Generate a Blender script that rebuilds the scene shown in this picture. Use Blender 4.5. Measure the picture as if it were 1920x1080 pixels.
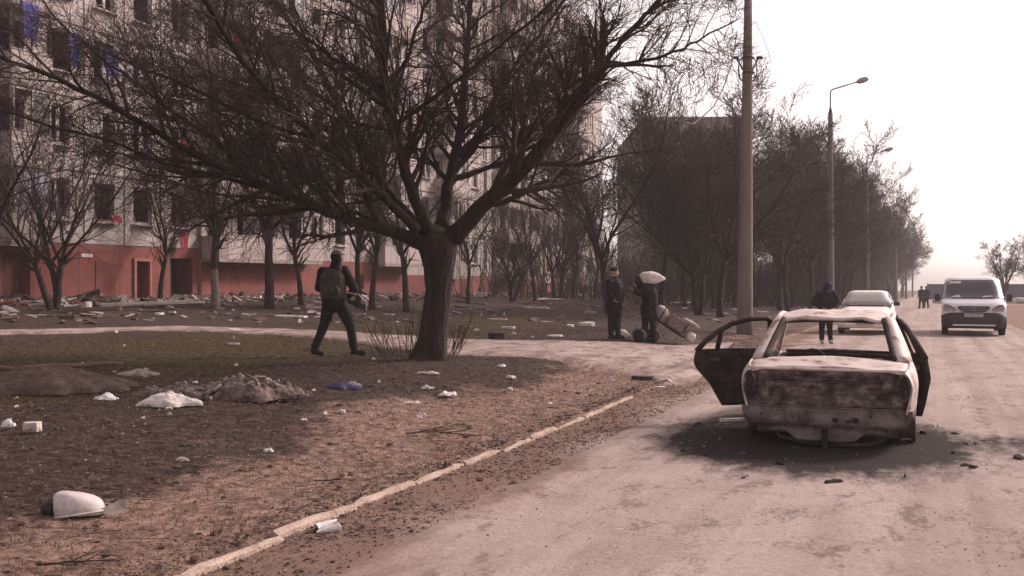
import bpy, bmesh, math, random
import numpy as np
from mathutils import Vector, Matrix, Euler
R = math.radians
for o in list(bpy.data.objects): bpy.data.objects.remove(o)
S = bpy.context.scene
COL = S.collection
# ------------------------------------------------------------------ camera, sky, sun, exposure
F, HZ, CH = 1900.0, 525.0, 1.7          # focal length and horizon row in photo pixels, eye height
cd = bpy.data.cameras.new('camera'); cam = bpy.data.objects.new('camera', cd); COL.objects.link(cam)
cam.location = (0, 0, CH); cam.rotation_euler = (R(90), 0, 0)
cd.sensor_width = 36; cd.lens = 36 * F / 1920; cd.shift_y = -(540 - HZ) / 1920
cd.clip_start = .1; cd.clip_end = 6000
S.camera = cam
S.render.resolution_x, S.render.resolution_y = 1024, 576
SUN_EL, SUN_AZ = 33, 60                  # azimuth clockwise from +Y
W = bpy.data.worlds.new('World'); S.world = W; W.use_nodes = True
nt = W.node_tree; nt.nodes.clear()
sky = nt.nodes.new('ShaderNodeTexSky'); sky.sky_type = 'NISHITA'; sky.sun_disc = False
sky.sun_elevation = R(SUN_EL); sky.sun_rotation = R(SUN_AZ)
sky.air_density = 1.2; sky.dust_density = 2.5; sky.ozone_density = .6
hs = nt.nodes.new('ShaderNodeHueSaturation'); hs.inputs['Saturation'].default_value = .12
tn = nt.nodes.new('ShaderNodeMix'); tn.data_type = 'RGBA'; tn.blend_type = 'MULTIPLY'; tn.inputs[0].default_value = 1
tn.inputs[7].default_value = (1, .87, .855, 1)
bg = nt.nodes.new('ShaderNodeBackground'); bg.inputs[1].default_value = .12
wo = nt.nodes.new('ShaderNodeOutputWorld')
nt.links.new(sky.outputs[0], hs.inputs['Color']); nt.links.new(hs.outputs[0], tn.inputs[6])
nt.links.new(tn.outputs[2], bg.inputs[0]); nt.links.new(bg.outputs[0], wo.inputs[0])
sd = bpy.data.lights.new('sun', 'SUN'); sd.energy = 2.0; sd.angle = R(10); sd.color = (1, .86, .78)
so = bpy.data.objects.new('sun', sd); COL.objects.link(so)
sv = Vector((math.sin(R(SUN_AZ)) * math.cos(R(SUN_EL)), math.cos(R(SUN_AZ)) * math.cos(R(SUN_EL)), math.sin(R(SUN_EL))))
so.rotation_euler = sv.to_track_quat('Z', 'Y').to_euler(); so.location = (0, 0, 60)
S.view_settings.view_transform = 'Standard'; S.view_settings.look = 'None'
S.view_settings.gamma = 1; S.view_settings.exposure = 0.95
# ------------------------------------------------------------------ materials
def mat(name, c, rough=.85, c2=None, scale=4.0, detail=6, bump=0.0, bscale=None, metal=0, spec=.3, lo=.35, hi=.65, sc3=None, c3=None, alpha=None):
    m = bpy.data.materials.new(name); m.use_nodes = True; N = m.node_tree; n = N.nodes; b = n['Principled BSDF']
    b.inputs['Roughness'].default_value = rough; b.inputs['Metallic'].default_value = metal
    b.inputs['Specular IOR Level'].default_value = spec
    c = tuple(c) + (1,)
    b.inputs['Base Color'].default_value = c
    tc = n.new('ShaderNodeTexCoord'); mp = n.new('ShaderNodeMapping'); N.links.new(tc.outputs['Object'], mp.inputs[0])
    if sc3: mp.inputs['Scale'].default_value = sc3
    col = None
    if c2:
        nz = n.new('ShaderNodeTexNoise'); nz.inputs['Scale'].default_value = scale; nz.inputs['Detail'].default_value = detail
        nz.inputs['Roughness'].default_value = .65
        N.links.new(mp.outputs[0], nz.inputs['Vector'])
        cr = n.new('ShaderNodeValToRGB'); e = cr.color_ramp.elements
        e[0].position = lo; e[0].color = c; e[1].position = hi; e[1].color = tuple(c2) + (1,)
        if c3: x = e.new((lo + hi) / 2); x.color = tuple(c3) + (1,)
        N.links.new(nz.outputs[0], cr.inputs[0]); N.links.new(cr.outputs[0], b.inputs['Base Color'])
    if bump:
        n2 = n.new('ShaderNodeTexNoise'); n2.inputs['Scale'].default_value = bscale or scale * 4; n2.inputs['Detail'].default_value = 6
        N.links.new(mp.outputs[0], n2.inputs['Vector'])
        bp = n.new('ShaderNodeBump'); bp.inputs['Strength'].default_value = 1; bp.inputs['Distance'].default_value = bump
        N.links.new(n2.outputs[0], bp.inputs['Height']); N.links.new(bp.outputs[0], b.inputs['Normal'])
    if alpha is not None: b.inputs['Alpha'].default_value = alpha
    return m
M = {}
M['bark'] = mat('bark', (.012, .007, .006), .95, (.048, .030, .026), 9, detail=10, bump=.06, bscale=16, sc3=(1, 1, .22), lo=.35, hi=.7)
M['twig'] = mat('twig', (.030, .018, .015), .95, (.056, .036, .031), 3)
M['whitewash'] = mat('whitewash', (.20, .16, .145), .9, (.09, .065, .06), 7, lo=.4, hi=.7)
M['lime_slab'] = mat('pale_board', (.50, .44, .42), .85, (.26, .20, .185), 5, lo=.45, hi=.75, bump=.01)
M['white'] = mat('dirty_white', (.62, .57, .56), .7, (.34, .28, .26), 6, lo=.5, hi=.8, bump=.004)
M['whitecloth'] = mat('white_cloth', (.58, .52, .50), .9, (.28, .225, .21), 8, detail=8, lo=.45, hi=.75, bump=.02, bscale=16)
M['enamel'] = mat('grey_white_shell', (.50, .435, .43), .5, (.24, .18, .165), 13, detail=9, lo=.48, hi=.80, bump=.004, bscale=14)
M['cloth_brown'] = mat('brown_cloth', (.055, .037, .034), .95, (.19, .135, .125), 9, lo=.42, hi=.62, bump=.03, bscale=16)
M['cloth_dark'] = mat('dark_cloth', (.007, .005, .007), .9, (.016, .011, .013), 8, bump=.01, bscale=25)
M['jeans'] = mat('navy_trousers', (.006, .005, .008), .9, (.012, .009, .012), 8, bump=.01, bscale=25)
M['khaki'] = mat('khaki_vest', (.045, .034, .026), .9, (.070, .053, .040), 10, bump=.012, bscale=30)
M['skin'] = mat('skin', (.36, .21, .16), .6, (.28, .15, .12), 20)
M['hair'] = mat('hair', (.02, .013, .01), .8)
M['blue'] = mat('blue_cloth', (.050, .045, .22), .85, (.10, .085, .30), 6, bump=.02, bscale=12)
M['red'] = mat('red_cloth', (.20, .015, .028), .85, (.32, .04, .05), 6, bump=.02, bscale=12)
M['grey_bag'] = mat('grey_bag', (.33, .28, .265), .8, (.20, .155, .145), 7, bump=.015, bscale=14)
M['strap'] = mat('black_strap', (.015, .012, .012), .7)
M['wood'] = mat('old_wood', (.09, .055, .045), .9, (.17, .115, .095), 9, sc3=(1, 1, 4), bump=.01)
M['soil'] = mat('soil_lump', (.055, .036, .03), .95, (.12, .08, .066), 9, bump=.03)
M['concrete'] = mat('concrete', (.33, .265, .25), .9, (.22, .17, .16), 3, bump=.008, bscale=30)
M['kerb'] = mat('kerb_stone', (.47, .36, .30), .95, (.30, .21, .18), 8, bump=.02, bscale=30, lo=.35, hi=.7)
M['polec'] = mat('pole_concrete', (.185, .142, .136), .9, (.12, .088, .084), 3, sc3=(1, 1, .15), bump=.004, bscale=40)
M['steel'] = mat('grey_steel', (.30, .28, .28), .5, metal=.4)
M['darksteel'] = mat('dark_iron', (.03, .024, .024), .7, metal=.3)
M['ash'] = mat('ashy_burnt_metal', (.54, .445, .42), .6, (.19, .115, .095), 4.2, detail=12, lo=.47, hi=.64, bump=.008, bscale=14, c3=(.46, .355, .325))
M['scorch'] = mat('scorched_metal', (.020, .014, .014), .8, (.26, .195, .185), 6.5, detail=12, lo=.38, hi=.68, bump=.012, bscale=16, c3=(.092, .066, .063), sc3=(1, 1, 1.7))
M['burnt'] = mat('soot_metal', (.016, .011, .010), .85, (.075, .050, .044), 6, lo=.4, hi=.75, bump=.008)
M['valance'] = mat('grey_burnt_valance', (.165, .132, .132), .75, (.06, .04, .038), 4.5, detail=12, lo=.42, hi=.62, bump=.01, bscale=12)
M['rust'] = mat('rusty_steel', (.13, .07, .05), .9, (.25, .16, .13), 7, bump=.01)
M['vanpaint'] = mat('silver_white_paint', (.60, .57, .64), .35, (.55, .52, .58), 2, spec=.5)
M['sedanpaint'] = mat('white_paint', (.84, .79, .74), .35, (.74, .68, .63), 2, spec=.5)
M['plastic'] = mat('dark_plastic', (.030, .023, .027), .55, (.040, .03, .034), 8)
M['glass'] = mat('dark_glass', (.055, .046, .060), .12, spec=.6)
M['sedanglass'] = mat('dusty_glass', (.34, .31, .30), .25, (.26, .23, .225), 3, spec=.8)
M['lens'] = mat('lamp_lens', (.27, .25, .28), .2, (.15, .13, .15), 12, spec=.8)
M['tyre'] = mat('rubber', (.018, .015, .015), .85)
M['plate'] = mat('number_plate', (.40, .36, .38), .5, (.22, .18, .2), 30, lo=.45, hi=.6)
M['wall'] = mat('panel_concrete', (.46, .39, .375), .9, (.235, .185, .177), 1.1, detail=9, lo=.40, hi=.75, sc3=(1, 1, .45), bump=.01, bscale=20)
M['wallwarm'] = mat('peach_plaster', (.62, .42, .34), .9, (.5, .33, .28), 2)
M['plinth'] = mat('red_plinth', (.26, .072, .060), .9, (.14, .062, .055), 1.5, detail=9, lo=.36, hi=.7, bump=.01, bscale=14)
M['plinthdark'] = mat('dark_red_paint', (.12, .035, .035), .9, (.17, .06, .052), 2)
M['seam'] = mat('tar_seam', (.075, .045, .04), .95, (.13, .085, .078), 5)
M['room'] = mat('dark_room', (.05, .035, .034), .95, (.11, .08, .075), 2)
M['frame'] = mat('window_frame_paint', (.62, .55, .54), .7, (.26, .2, .19), 9)
M['frameold'] = mat('old_window_frame', (.10, .065, .06), .8, (.17, .12, .11), 9)
M['pane'] = mat('window_pane', (.075, .06, .065), .12, spec=.9)
M['balc'] = mat('balcony_sheet', (.42, .345, .33), .85, (.24, .18, .172), 3, lo=.45, hi=.8, sc3=(3, 3, .5), bump=.005)
M['balcblue'] = mat('bluish_glazing', (.30, .29, .36), .4, (.2, .18, .22), 3)
M['far'] = mat('far_block_wall', (.16, .12, .12), .95, (.12, .09, .088), .3)
M['farblue'] = mat('far_fence_paint', (.13, .115, .16), .9, (.10, .09, .12), .3)
M['fold'] = mat('striped_worn_cloth', (.30, .23, .21), .95, (.09, .062, .056), 22, lo=.42, hi=.58, bump=.01)
def ground_mat():
    m = bpy.data.materials.new('verge_soil'); m.use_nodes = True; N = m.node_tree; n = N.nodes; L = N.links; b = n['Principled BSDF']
    b.inputs['Roughness'].default_value = .97; b.inputs['Specular IOR Level'].default_value = .15
    tc = n.new('ShaderNodeTexCoord')
    at = n.new('ShaderNodeAttribute'); at.attribute_name = 'zone'; at.attribute_type = 'GEOMETRY'
    sp = n.new('ShaderNodeSeparateColor'); L.new(at.outputs['Color'], sp.inputs[0])
    def noise(s, d=8, r=.7, sc=None):
        x = n.new('ShaderNodeTexNoise'); x.inputs['Scale'].default_value = s; x.inputs['Detail'].default_value = d; x.inputs['Roughness'].default_value = r
        if sc:
            mp = n.new('ShaderNodeMapping'); mp.inputs['Scale'].default_value = sc; L.new(tc.outputs['Object'], mp.inputs[0]); L.new(mp.outputs[0], x.inputs['Vector'])
        else: L.new(tc.outputs['Object'], x.inputs['Vector'])
        return x
    def ramp(src, stops):
        cr = n.new('ShaderNodeValToRGB'); e = cr.color_ramp.elements
        for i, (p, c) in enumerate(stops):
            x = e[i] if i < 2 else e.new(p)
            x.position = p; x.color = tuple(c) + (1,)
        L.new(src, cr.inputs[0]); return cr
    nf = noise(9, 10, .75)
    dark = ramp(nf.outputs[0], [(.36, (.020, .012, .010)), (.68, (.115, .076, .064)), (.5, (.052, .033, .028))])
    sand = ramp(nf.outputs[0], [(.32, (.075, .044, .034)), (.66, (.43, .275, .225)), (.50, (.235, .146, .117))])
    grass = ramp(nf.outputs[0], [(.34, (.028, .020, .009)), (.68, (.125, .092, .044)), (.5, (.062, .046, .021))])
    def mix(a, bb, f):
        x = n.new('ShaderNodeMix'); x.data_type = 'RGBA'; L.new(f, x.inputs[0]); L.new(a, x.inputs[6]); L.new(bb, x.inputs[7]); return x.outputs[2]
    def fac(ch, s, k):   # attribute softened by noise
        nz = noise(s, 7, .7)
        a = n.new('ShaderNodeMath'); a.operation = 'SUBTRACT'; L.new(nz.outputs[0], a.inputs[0]); a.inputs[1].default_value = .5
        c = n.new('ShaderNodeMath'); c.operation = 'MULTIPLY_ADD'; L.new(a.outputs[0], c.inputs[0]); c.inputs[1].default_value = k; L.new(ch, c.inputs[2])
        d = n.new('ShaderNodeMapRange'); L.new(c.outputs[0], d.inputs[0]); d.inputs[1].default_value = .3; d.inputs[2].default_value = .7
        return d.outputs[0]
    c = mix(dark.outputs[0], grass.outputs[0], fac(sp.outputs[1], 1.3, 1.6))
    c = mix(c, sand.outputs[0], fac(sp.outputs[0], 1.7, 2.0))
    L.new(c, b.inputs['Base Color'])
    nb = noise(14, 9, .7)
    bp = n.new('ShaderNodeBump'); bp.inputs['Strength'].default_value = 1; bp.inputs['Distance'].default_value = .05
    L.new(nb.outputs[0], bp.inputs['Height']); L.new(bp.outputs[0], b.inputs['Normal'])
    return m
M['ground'] = ground_mat()
def road_mat():
    m = bpy.data.materials.new('dusty_road'); m.use_nodes = True; N = m.node_tree; n = N.nodes; L = N.links; b = n['Principled BSDF']
    b.inputs['Roughness'].default_value = .95; b.inputs['Specular IOR Level'].default_value = .15
    tc = n.new('ShaderNodeTexCoord'); mp = n.new('ShaderNodeMapping'); L.new(tc.outputs['Object'], mp.inputs[0])
    mp.inputs['Rotation'].default_value = (0, 0, R(22.3))      # streaks along the road
    mp2 = n.new('ShaderNodeMapping'); mp2.inputs['Scale'].default_value = (1.0, .42, 1); L.new(mp.outputs[0], mp2.inputs[0])
    def noise(s, d, r, v):
        x = n.new('ShaderNodeTexNoise'); x.inputs['Scale'].default_value = s; x.inputs['Detail'].default_value = d; x.inputs['Roughness'].default_value = r
        L.new(v, x.inputs['Vector']); return x
    a = noise(1.1, 9, .72, mp2.outputs[0]); f = noise(30, 8, .7, tc.outputs['Object'])
    cr = n.new('ShaderNodeValToRGB'); e = cr.color_ramp.elements
    e[0].position = .30; e[0].color = (.21, .160, .150, 1); e[1].position = .62; e[1].color = (.45, .355, .325, 1)
    x = e.new(.42); x.color = (.37, .288, .264, 1); x = e.new(.5); x.color = (.415, .325, .298, 1)
    L.new(a.outputs[0], cr.inputs[0])
    # chipped patches
    g = noise(2.6, 10, .8, mp2.outputs[0]); cg = n.new('ShaderNodeValToRGB'); e = cg.color_ramp.elements
    e[0].position = .405; e[0].color = (.62, .585, .59, 1); e[1].position = .45; e[1].color = (1, 1, 1, 1); L.new(g.outputs[0], cg.inputs[0])
    cf = n.new('ShaderNodeValToRGB'); e = cf.color_ramp.elements
    e[0].position = .30; e[0].color = (.74, .72, .72, 1); e[1].position = .55; e[1].color = (1, 1, 1, 1); L.new(f.outputs[0], cf.inputs[0])
    def mul(p, q):
        x = n.new('ShaderNodeMix'); x.data_type = 'RGBA'; x.blend_type = 'MULTIPLY'; x.inputs[0].default_value = 1; L.new(p, x.inputs[6]); L.new(q, x.inputs[7]); return x.outputs[2]
    c = mul(mul(cr.outputs[0], cg.outputs[0]), cf.outputs[0])
    mp3 = n.new('ShaderNodeMapping'); mp3.inputs['Scale'].default_value = (2.2, .05, 1); L.new(mp.outputs[0], mp3.inputs[0])
    tr = noise(1.0, 3, .5, mp3.outputs[0]); ct = n.new('ShaderNodeValToRGB'); e = ct.color_ramp.elements     # faint wheel tracks along the road
    e[0].position = .38; e[0].color = (.80, .785, .785, 1); e[1].position = .58; e[1].color = (1, 1, 1, 1); L.new(tr.outputs[0], ct.inputs[0]); c = mul(c, ct.outputs[0])
    vo = n.new('ShaderNodeTexVoronoi'); vo.feature = 'DISTANCE_TO_EDGE'; vo.inputs['Scale'].default_value = .55; wv = n.new('ShaderNodeVectorMath'); wv.operation = 'MULTIPLY_ADD'
    wn = noise(2.5, 6, .7, tc.outputs['Object']); L.new(wn.outputs[1], wv.inputs[0]); wv.inputs[1].default_value = (.9, .9, .9); L.new(tc.outputs['Object'], wv.inputs[2]); L.new(wv.outputs[0], vo.inputs['Vector'])
    ck = n.new('ShaderNodeValToRGB'); e = ck.color_ramp.elements; e[0].position = .0; e[0].color = (.62, .59, .59, 1); e[1].position = .010; e[1].color = (1, 1, 1, 1); L.new(vo.outputs['Distance'], ck.inputs[0]); c = mul(c, ck.outputs[0])
    # vertex attribute: r = soot plus painted wreck shadow, g = brown edge dirt
    at = n.new('ShaderNodeAttribute'); at.attribute_name = 'zone'; at.attribute_type = 'GEOMETRY'
    sp = n.new('ShaderNodeSeparateColor'); L.new(at.outputs['Color'], sp.inputs[0])
    def over(base, colr, ch, k):
        z = noise(3.5, 8, .75, mp2.outputs[0])
        s = n.new('ShaderNodeMath'); s.operation = 'SUBTRACT'; L.new(z.outputs[0], s.inputs[0]); s.inputs[1].default_value = .5
        t = n.new('ShaderNodeMath'); t.operation = 'MULTIPLY_ADD'; L.new(s.outputs[0], t.inputs[0]); t.inputs[1].default_value = k; L.new(ch, t.inputs[2])
        d = n.new('ShaderNodeMapRange'); L.new(t.outputs[0], d.inputs[0]); d.inputs[1].default_value = .25; d.inputs[2].default_value = .9
        x = n.new('ShaderNodeMix'); x.data_type = 'RGBA'; L.new(d.outputs[0], x.inputs[0]); L.new(base, x.inputs[6]); x.inputs[7].default_value = colr; return x.outputs[2]
    c = over(c, (.19, .118, .095, 1), sp.outputs[1], 1.6)
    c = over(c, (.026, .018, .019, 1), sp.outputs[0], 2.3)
    L.new(c, b.inputs['Base Color'])
    nb = noise(9, 10, .75, tc.outputs['Object'])
    bp = n.new('ShaderNodeBump'); bp.inputs['Strength'].default_value = 1; bp.inputs['Distance'].default_value = .03
    L.new(nb.outputs[0], bp.inputs['Height']); L.new(bp.outputs[0], b.inputs['Normal'])
    return m
M['road'] = road_mat()
# ------------------------------------------------------------------ object helpers
def props(o, label=None, cat=None, group=None, kind=None):
    if label: o['label'] = label
    if cat: o['category'] = cat
    if group: o['group'] = group
    if kind: o['kind'] = kind
    return o
def empty(name, loc=(0, 0, 0), rz=0, label=None, cat=None, group=None):
    o = bpy.data.objects.new(name, None); COL.objects.link(o); o.location = loc; o.rotation_euler = (0, 0, rz); o.empty_display_size = .3
    return props(o, label, cat, group)
def link(name, me, mats, parent=None, smooth=False):
    if not isinstance(mats, (list, tuple)): mats = [mats]
    for m in mats: me.materials.append(m)
    if smooth: me.shade_smooth()
    o = bpy.data.objects.new(name, me); COL.objects.link(o)
    if parent: o.parent = parent
    return o
def rawmesh(name, v, f, mi=None):
    me = bpy.data.meshes.new(name); me.from_pydata([tuple(p) for p in v], [], f); me.update()
    if mi is not None: me.polygons.foreach_set('material_index', mi)
    return me
class MB:
    def __init__(s): s.v = []; s.f = []; s.m = []
    def add(s, v, f, mi=0):
        k = len(s.v); s.v += [tuple(p) for p in v]; s.f += [tuple(i + k for i in q) for q in f]; s.m += [mi] * len(f); return s
    def box(s, c, d, rot=None, mi=0, taper=1.0):
        cx, cy, cz = c; a, b, h = d[0] / 2, d[1] / 2, d[2] / 2
        P = [Vector((sx * a * (taper if sz > 0 else 1), sy * b * (taper if sz > 0 else 1), sz * h)) for sz in (-1, 1) for sx, sy in ((-1, -1), (1, -1), (1, 1), (-1, 1))]
        if rot: E = Euler(rot).to_matrix(); P = [E @ p for p in P]
        return s.add([(p.x + cx, p.y + cy, p.z + cz) for p in P], [(3, 2, 1, 0), (4, 5, 6, 7), (0, 1, 5, 4), (1, 2, 6, 5), (2, 3, 7, 6), (3, 0, 4, 7)], mi)
    def tube(s, pts, rad, n=6, mi=0, cap=True):
        v, f = tube(pts, rad, n, cap); return s.add(v, f, mi)
    def beam(s, p, q, w, t, side, mi=0, w2=None):   # box beam from p to q, width w along 'side', thickness t
        p, q, side = Vector(p), Vector(q), Vector(side).normalized(); d = (q - p).normalized(); nn = d.cross(side).normalized()
        w2 = w2 or w; V = []
        for e, ww in ((p, w), (q, w2)):
            for a, b in ((-1, -1), (1, -1), (1, 1), (-1, 1)): V.append(e + side * a * ww / 2 + nn * b * t / 2)
        return s.add(V, [(3, 2, 1, 0), (4, 5, 6, 7), (0, 1, 5, 4), (1, 2, 6, 5), (2, 3, 7, 6), (3, 0, 4, 7)], mi)
    def prism(s, outline, axis, a, b, mi=0):        # outline in the other two axes, extruded a..b
        V = []
        for t in (a, b):
            for p, q in outline: V.append({'x': (t, p, q), 'y': (p, t, q), 'z': (p, q, t)}[axis])
        n = len(outline); f = [tuple(range(n - 1, -1, -1)), tuple(range(n, 2 * n))] + [(i, (i + 1) % n, n + (i + 1) % n, n + i) for i in range(n)]
        return s.add(V, f, mi)
    def ball(s, c, r, n=8, mi=0):
        if not isinstance(r, (tuple, list)): r = (r, r, r)
        V = [(c[0], c[1], c[2] - r[2])]; k = n * 2
        for i in range(1, n):
            t = math.pi * i / n
            for j in range(k):
                a = 2 * math.pi * j / k
                V.append((c[0] + r[0] * math.sin(t) * math.cos(a), c[1] + r[1] * math.sin(t) * math.sin(a), c[2] - r[2] * math.cos(t)))
        V.append((c[0], c[1], c[2] + r[2])); f = []
        for j in range(k): f.append((0, 1 + (j + 1) % k, 1 + j)); f.append((len(V) - 1, 1 + (n - 2) * k + j, 1 + (n - 2) * k + (j + 1) % k))
        for i in range(n - 2):
            for j in range(k): a = 1 + i * k; f.append((a + j, a + (j + 1) % k, a + k + (j + 1) % k, a + k + j))
        return s.add(V, f, mi)
    def obj(s, name, mats, parent=None, smooth=False, bevel=0):
        me = rawmesh(name, s.v, s.f, s.m)
        o = link(name, me, mats, parent, smooth)
        if bevel:
            b = o.modifiers.new('bevel', 'BEVEL'); b.width = bevel; b.segments = 2; b.limit_method = 'ANGLE'; b.angle_limit = R(35)
        return o
def tube(pts, rad, n=6, cap=True):
    P = [Vector(p) for p in pts]; V = []; f = []
    t0 = (P[1] - P[0]).normalized(); u = t0.orthogonal().normalized()
    for i, p in enumerate(P):
        t = (P[min(i + 1, len(P) - 1)] - P[max(i - 1, 0)])
        t = t.normalized() if t.length > 1e-9 else t0
        u = (u - t * u.dot(t)); u = u.normalized() if u.length > 1e-6 else t.orthogonal().normalized()
        w = t.cross(u); r = rad[i] if isinstance(rad, (list, tuple)) else rad
        for k in range(n):
            a = 2 * math.pi * k / n; V.append(p + (u * math.cos(a) + w * math.sin(a)) * r)
    for i in range(len(P) - 1):
        for k in range(n): f.append((i * n + k, i * n + (k + 1) % n, (i + 1) * n + (k + 1) % n, (i + 1) * n + k))
    if cap: f.append(tuple(range(n - 1, -1, -1))); f.append(tuple(range(len(V) - n, len(V))))
    return V, f
def fnoise(x, y, seed=0):
    from mathutils import noise as N
    return N.noise(Vector((x + seed * 17.3, y - seed * 9.1, seed * 3.7)))
def n3(v, s=1.0, seed=0):
    from mathutils import noise as N
    return N.noise(Vector((v[0] * s + seed * 11.1, v[1] * s + 5.3 * seed, v[2] * s)))
def sstep(a, b, x):
    t = min(1, max(0, (x - a) / (b - a))); return t * t * (3 - 2 * t)
def pl(tab, x):
    if x <= tab[0][0]: return tab[0][1]
    for (a, b), (c, d) in zip(tab, tab[1:]):
        if x <= c: t = (x - a) / (c - a); t = t * t * (3 - 2 * t); return b + (d - b) * t
    return tab[-1][1]
# ------------------------------------------------------------------ the lie of the land
CA = math.atan(.41); CC, CS = math.cos(CA), math.sin(CA)        # kerb line X = -4.25 + .41 Y
def curbw(x, y): return (-4.25 + .41 * y - x) * CC              # metres left of the kerb
def at_vw(v, w):                                                # v along the road, w to its left
    return (-4.25 + v * CS - w * CC, v * CC + w * CS)
PROF = [(-40, -.3), (-14, -.05), (-9, .08), (-7.4, .03), (-7, 0), (0, 0), (.05, .05), (3.8, .36), (8, .43), (24.6, 1.02), (60, 1.2), (200, 1.5)]
def slope(y):
    t = y - 30
    return -.0105 * (t if t > 40 else 8 * math.log1p(math.exp(t / 8)))
def hgt(x, y): return pl(PROF, curbw(x, y)) + slope(y)
def inv(px, py, Y): return Vector(((px - 960) / F * Y, Y, CH - (py - HZ) / F * Y))
def G(px, py, maxy=600):
    Y = 2.0
    while Y < maxy:
        p = inv(px, py, Y)
        if p.z <= hgt(p.x, p.y): break
        Y += .05
    return Vector((p.x, p.y, hgt(p.x, p.y)))
def on(x, y, dz=0): return Vector((x, y, hgt(x, y) + dz))
# ------------------------------------------------------------------ ground, road, path, kerb
def setattr_zone(me, cols):
    a = me.color_attributes.new('zone', 'FLOAT_COLOR', 'POINT'); a.data.foreach_set('color', np.array(cols, 'f').ravel())
def steps(a, b, first, grow):
    out = [a]; d = first
    while out[-1] < b: out.append(out[-1] + d); d *= grow
    return out
vs = [-60, -30, -12, -6] + steps(-2, 3000, .16, 1.016)
ws = [-2500, -800, -250, -90, -40, -20, -12] + [-9.5 + .5 * i for i in range(6)] + [-6.6, -3, -.6] + [-.25, -.1, .0, .12] + steps(.3, 34, .16, 1.013) + [45, 70, 130, 300, 900, 2500]
V = []; Z = []
for v in vs:
    for w in ws:
        x, y = at_vw(v, w); z = hgt(x, y)
        inroad = -7.0 < w < .0
        if inroad: z -= .06
        elif 0 < w < 40 and v < 150: z += .035 * fnoise(x * .9, y * .9, 1) + .018 * fnoise(x * 3.1, y * 3.1, 2) - .01
        if w <= -7.0 and w > -30: z += .02 * fnoise(x, y, 3)
        V.append((x, y, z))
        n1 = fnoise(x * .35, y * .35, 5)
        sand = (1 - sstep(.75, 2.6, w + n1 * 1.1 - .1)) * 1.0 + .10 * fnoise(x * 1.7, y * 1.7, 12)
        if w < 0: sand = .75
        if v > 24 and w > 0: sand *= .4
        gr = sstep(4.6, 6.0, w + n1) * (1 - sstep(10.0, 13, w)) * sstep(4, -2, x) * .95
        Z.append((sand, gr, 0, 1))
nw = len(ws); f = [(i * nw + j, (i + 1) * nw + j, (i + 1) * nw + j + 1, i * nw + j + 1) for i in range(len(vs) - 1) for j in range(nw - 1)]
f = [q[::-1] for q in f]
me = rawmesh('ground', V, f); setattr_zone(me, Z); me.shade_smooth()
props(link('ground', me, M['ground']), kind='structure')
CARP = (3.15, 10.2)
vs = [-12, -6] + steps(-2, 60, .16, 1.012) + steps(62, 2500, 2, 1.08)
ws = [-7.05 + 7.05 * i / 44 for i in range(45)]; ws[-1] = -.015
V = []; Z = []
for v in vs:
    for w in ws:
        x, y = at_vw(v, w); wj = w
        V.append((x, y, hgt(x, y) + .012 * fnoise(x * 1.1, y * 1.1, 4) + .012))
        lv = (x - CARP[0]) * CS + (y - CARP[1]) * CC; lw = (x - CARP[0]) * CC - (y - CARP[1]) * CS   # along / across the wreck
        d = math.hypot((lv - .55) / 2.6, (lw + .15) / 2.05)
        soot_shade = 1.5 * (1 - sstep(.35, 1.12, d))  # burnt asphalt and the car's own shadow, painted together into the road colour
        d2 = math.hypot((lv - 1.0) / .9, (lw - 1.75) / 1.0); soot_shade = max(soot_shade, .75 * (1 - sstep(.4, 1.1, d2)))
        dirt = sstep(-1.5, -.1, w + .5 * fnoise(x * .8, y * .8, 21)) * 1.05
        dirt = max(dirt, .5 * sstep(-6.0, -7.0, w))
        Z.append((soot_shade, dirt, 0, 1))
nw = len(ws); f = [(i * nw + j, i * nw + j + 1, (i + 1) * nw + j + 1, (i + 1) * nw + j) for i in range(len(vs) - 1) for j in range(nw - 1)]
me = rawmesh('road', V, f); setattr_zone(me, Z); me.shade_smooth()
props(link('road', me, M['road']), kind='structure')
# path crossing the verge: near edge and far edge as photo-traced ground points
near = [G(*p) for p in [(-60, 628), (340, 620), (520, 628), (640, 638), (720, 652), (860, 668), (980, 668), (1090, 683), (1170, 700), (1235, 722), (1290, 735)]]
farr = [G(*p) for p in [(-60, 622), (340, 613), (520, 617), (640, 622), (720, 628), (860, 636), (980, 639), (1090, 640), (1170, 641), (1260, 646), (1380, 640)]]
def resample(P, k):
    out = []
    for a, b in zip(P, P[1:]):
        for i in range(k): out.append(a.lerp(b, i / k))
    return out + [P[-1]]
A, B = resample(near, 8), resample(farr, 8); V = []; Z = []
for i, (a, b) in enumerate(zip(A, B)):
    for j in range(13):
        t = j / 12; p = a.lerp(b, t)
        if j in (0, 12): p.xy += Vector((0, .12 * fnoise(p.x * 1.3, p.y, 8)))
        V.append((p.x, p.y, hgt(p.x, p.y) + .035 - (.05 if j in (0, 12) else 0)))
        Z.append((.30, .35 * (1 - min(1, 4 * t * (1 - t))) + .25, 0, 1))
f = [(i * 13 + j, (i + 1) * 13 + j, (i + 1) * 13 + j + 1, i * 13 + j + 1) for i in range(len(A) - 1) for j in range(12)]
me = rawmesh('path', V, f); setattr_zone(me, Z); me.shade_smooth(); props(link('path', me, M['road']), kind='structure')
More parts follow.
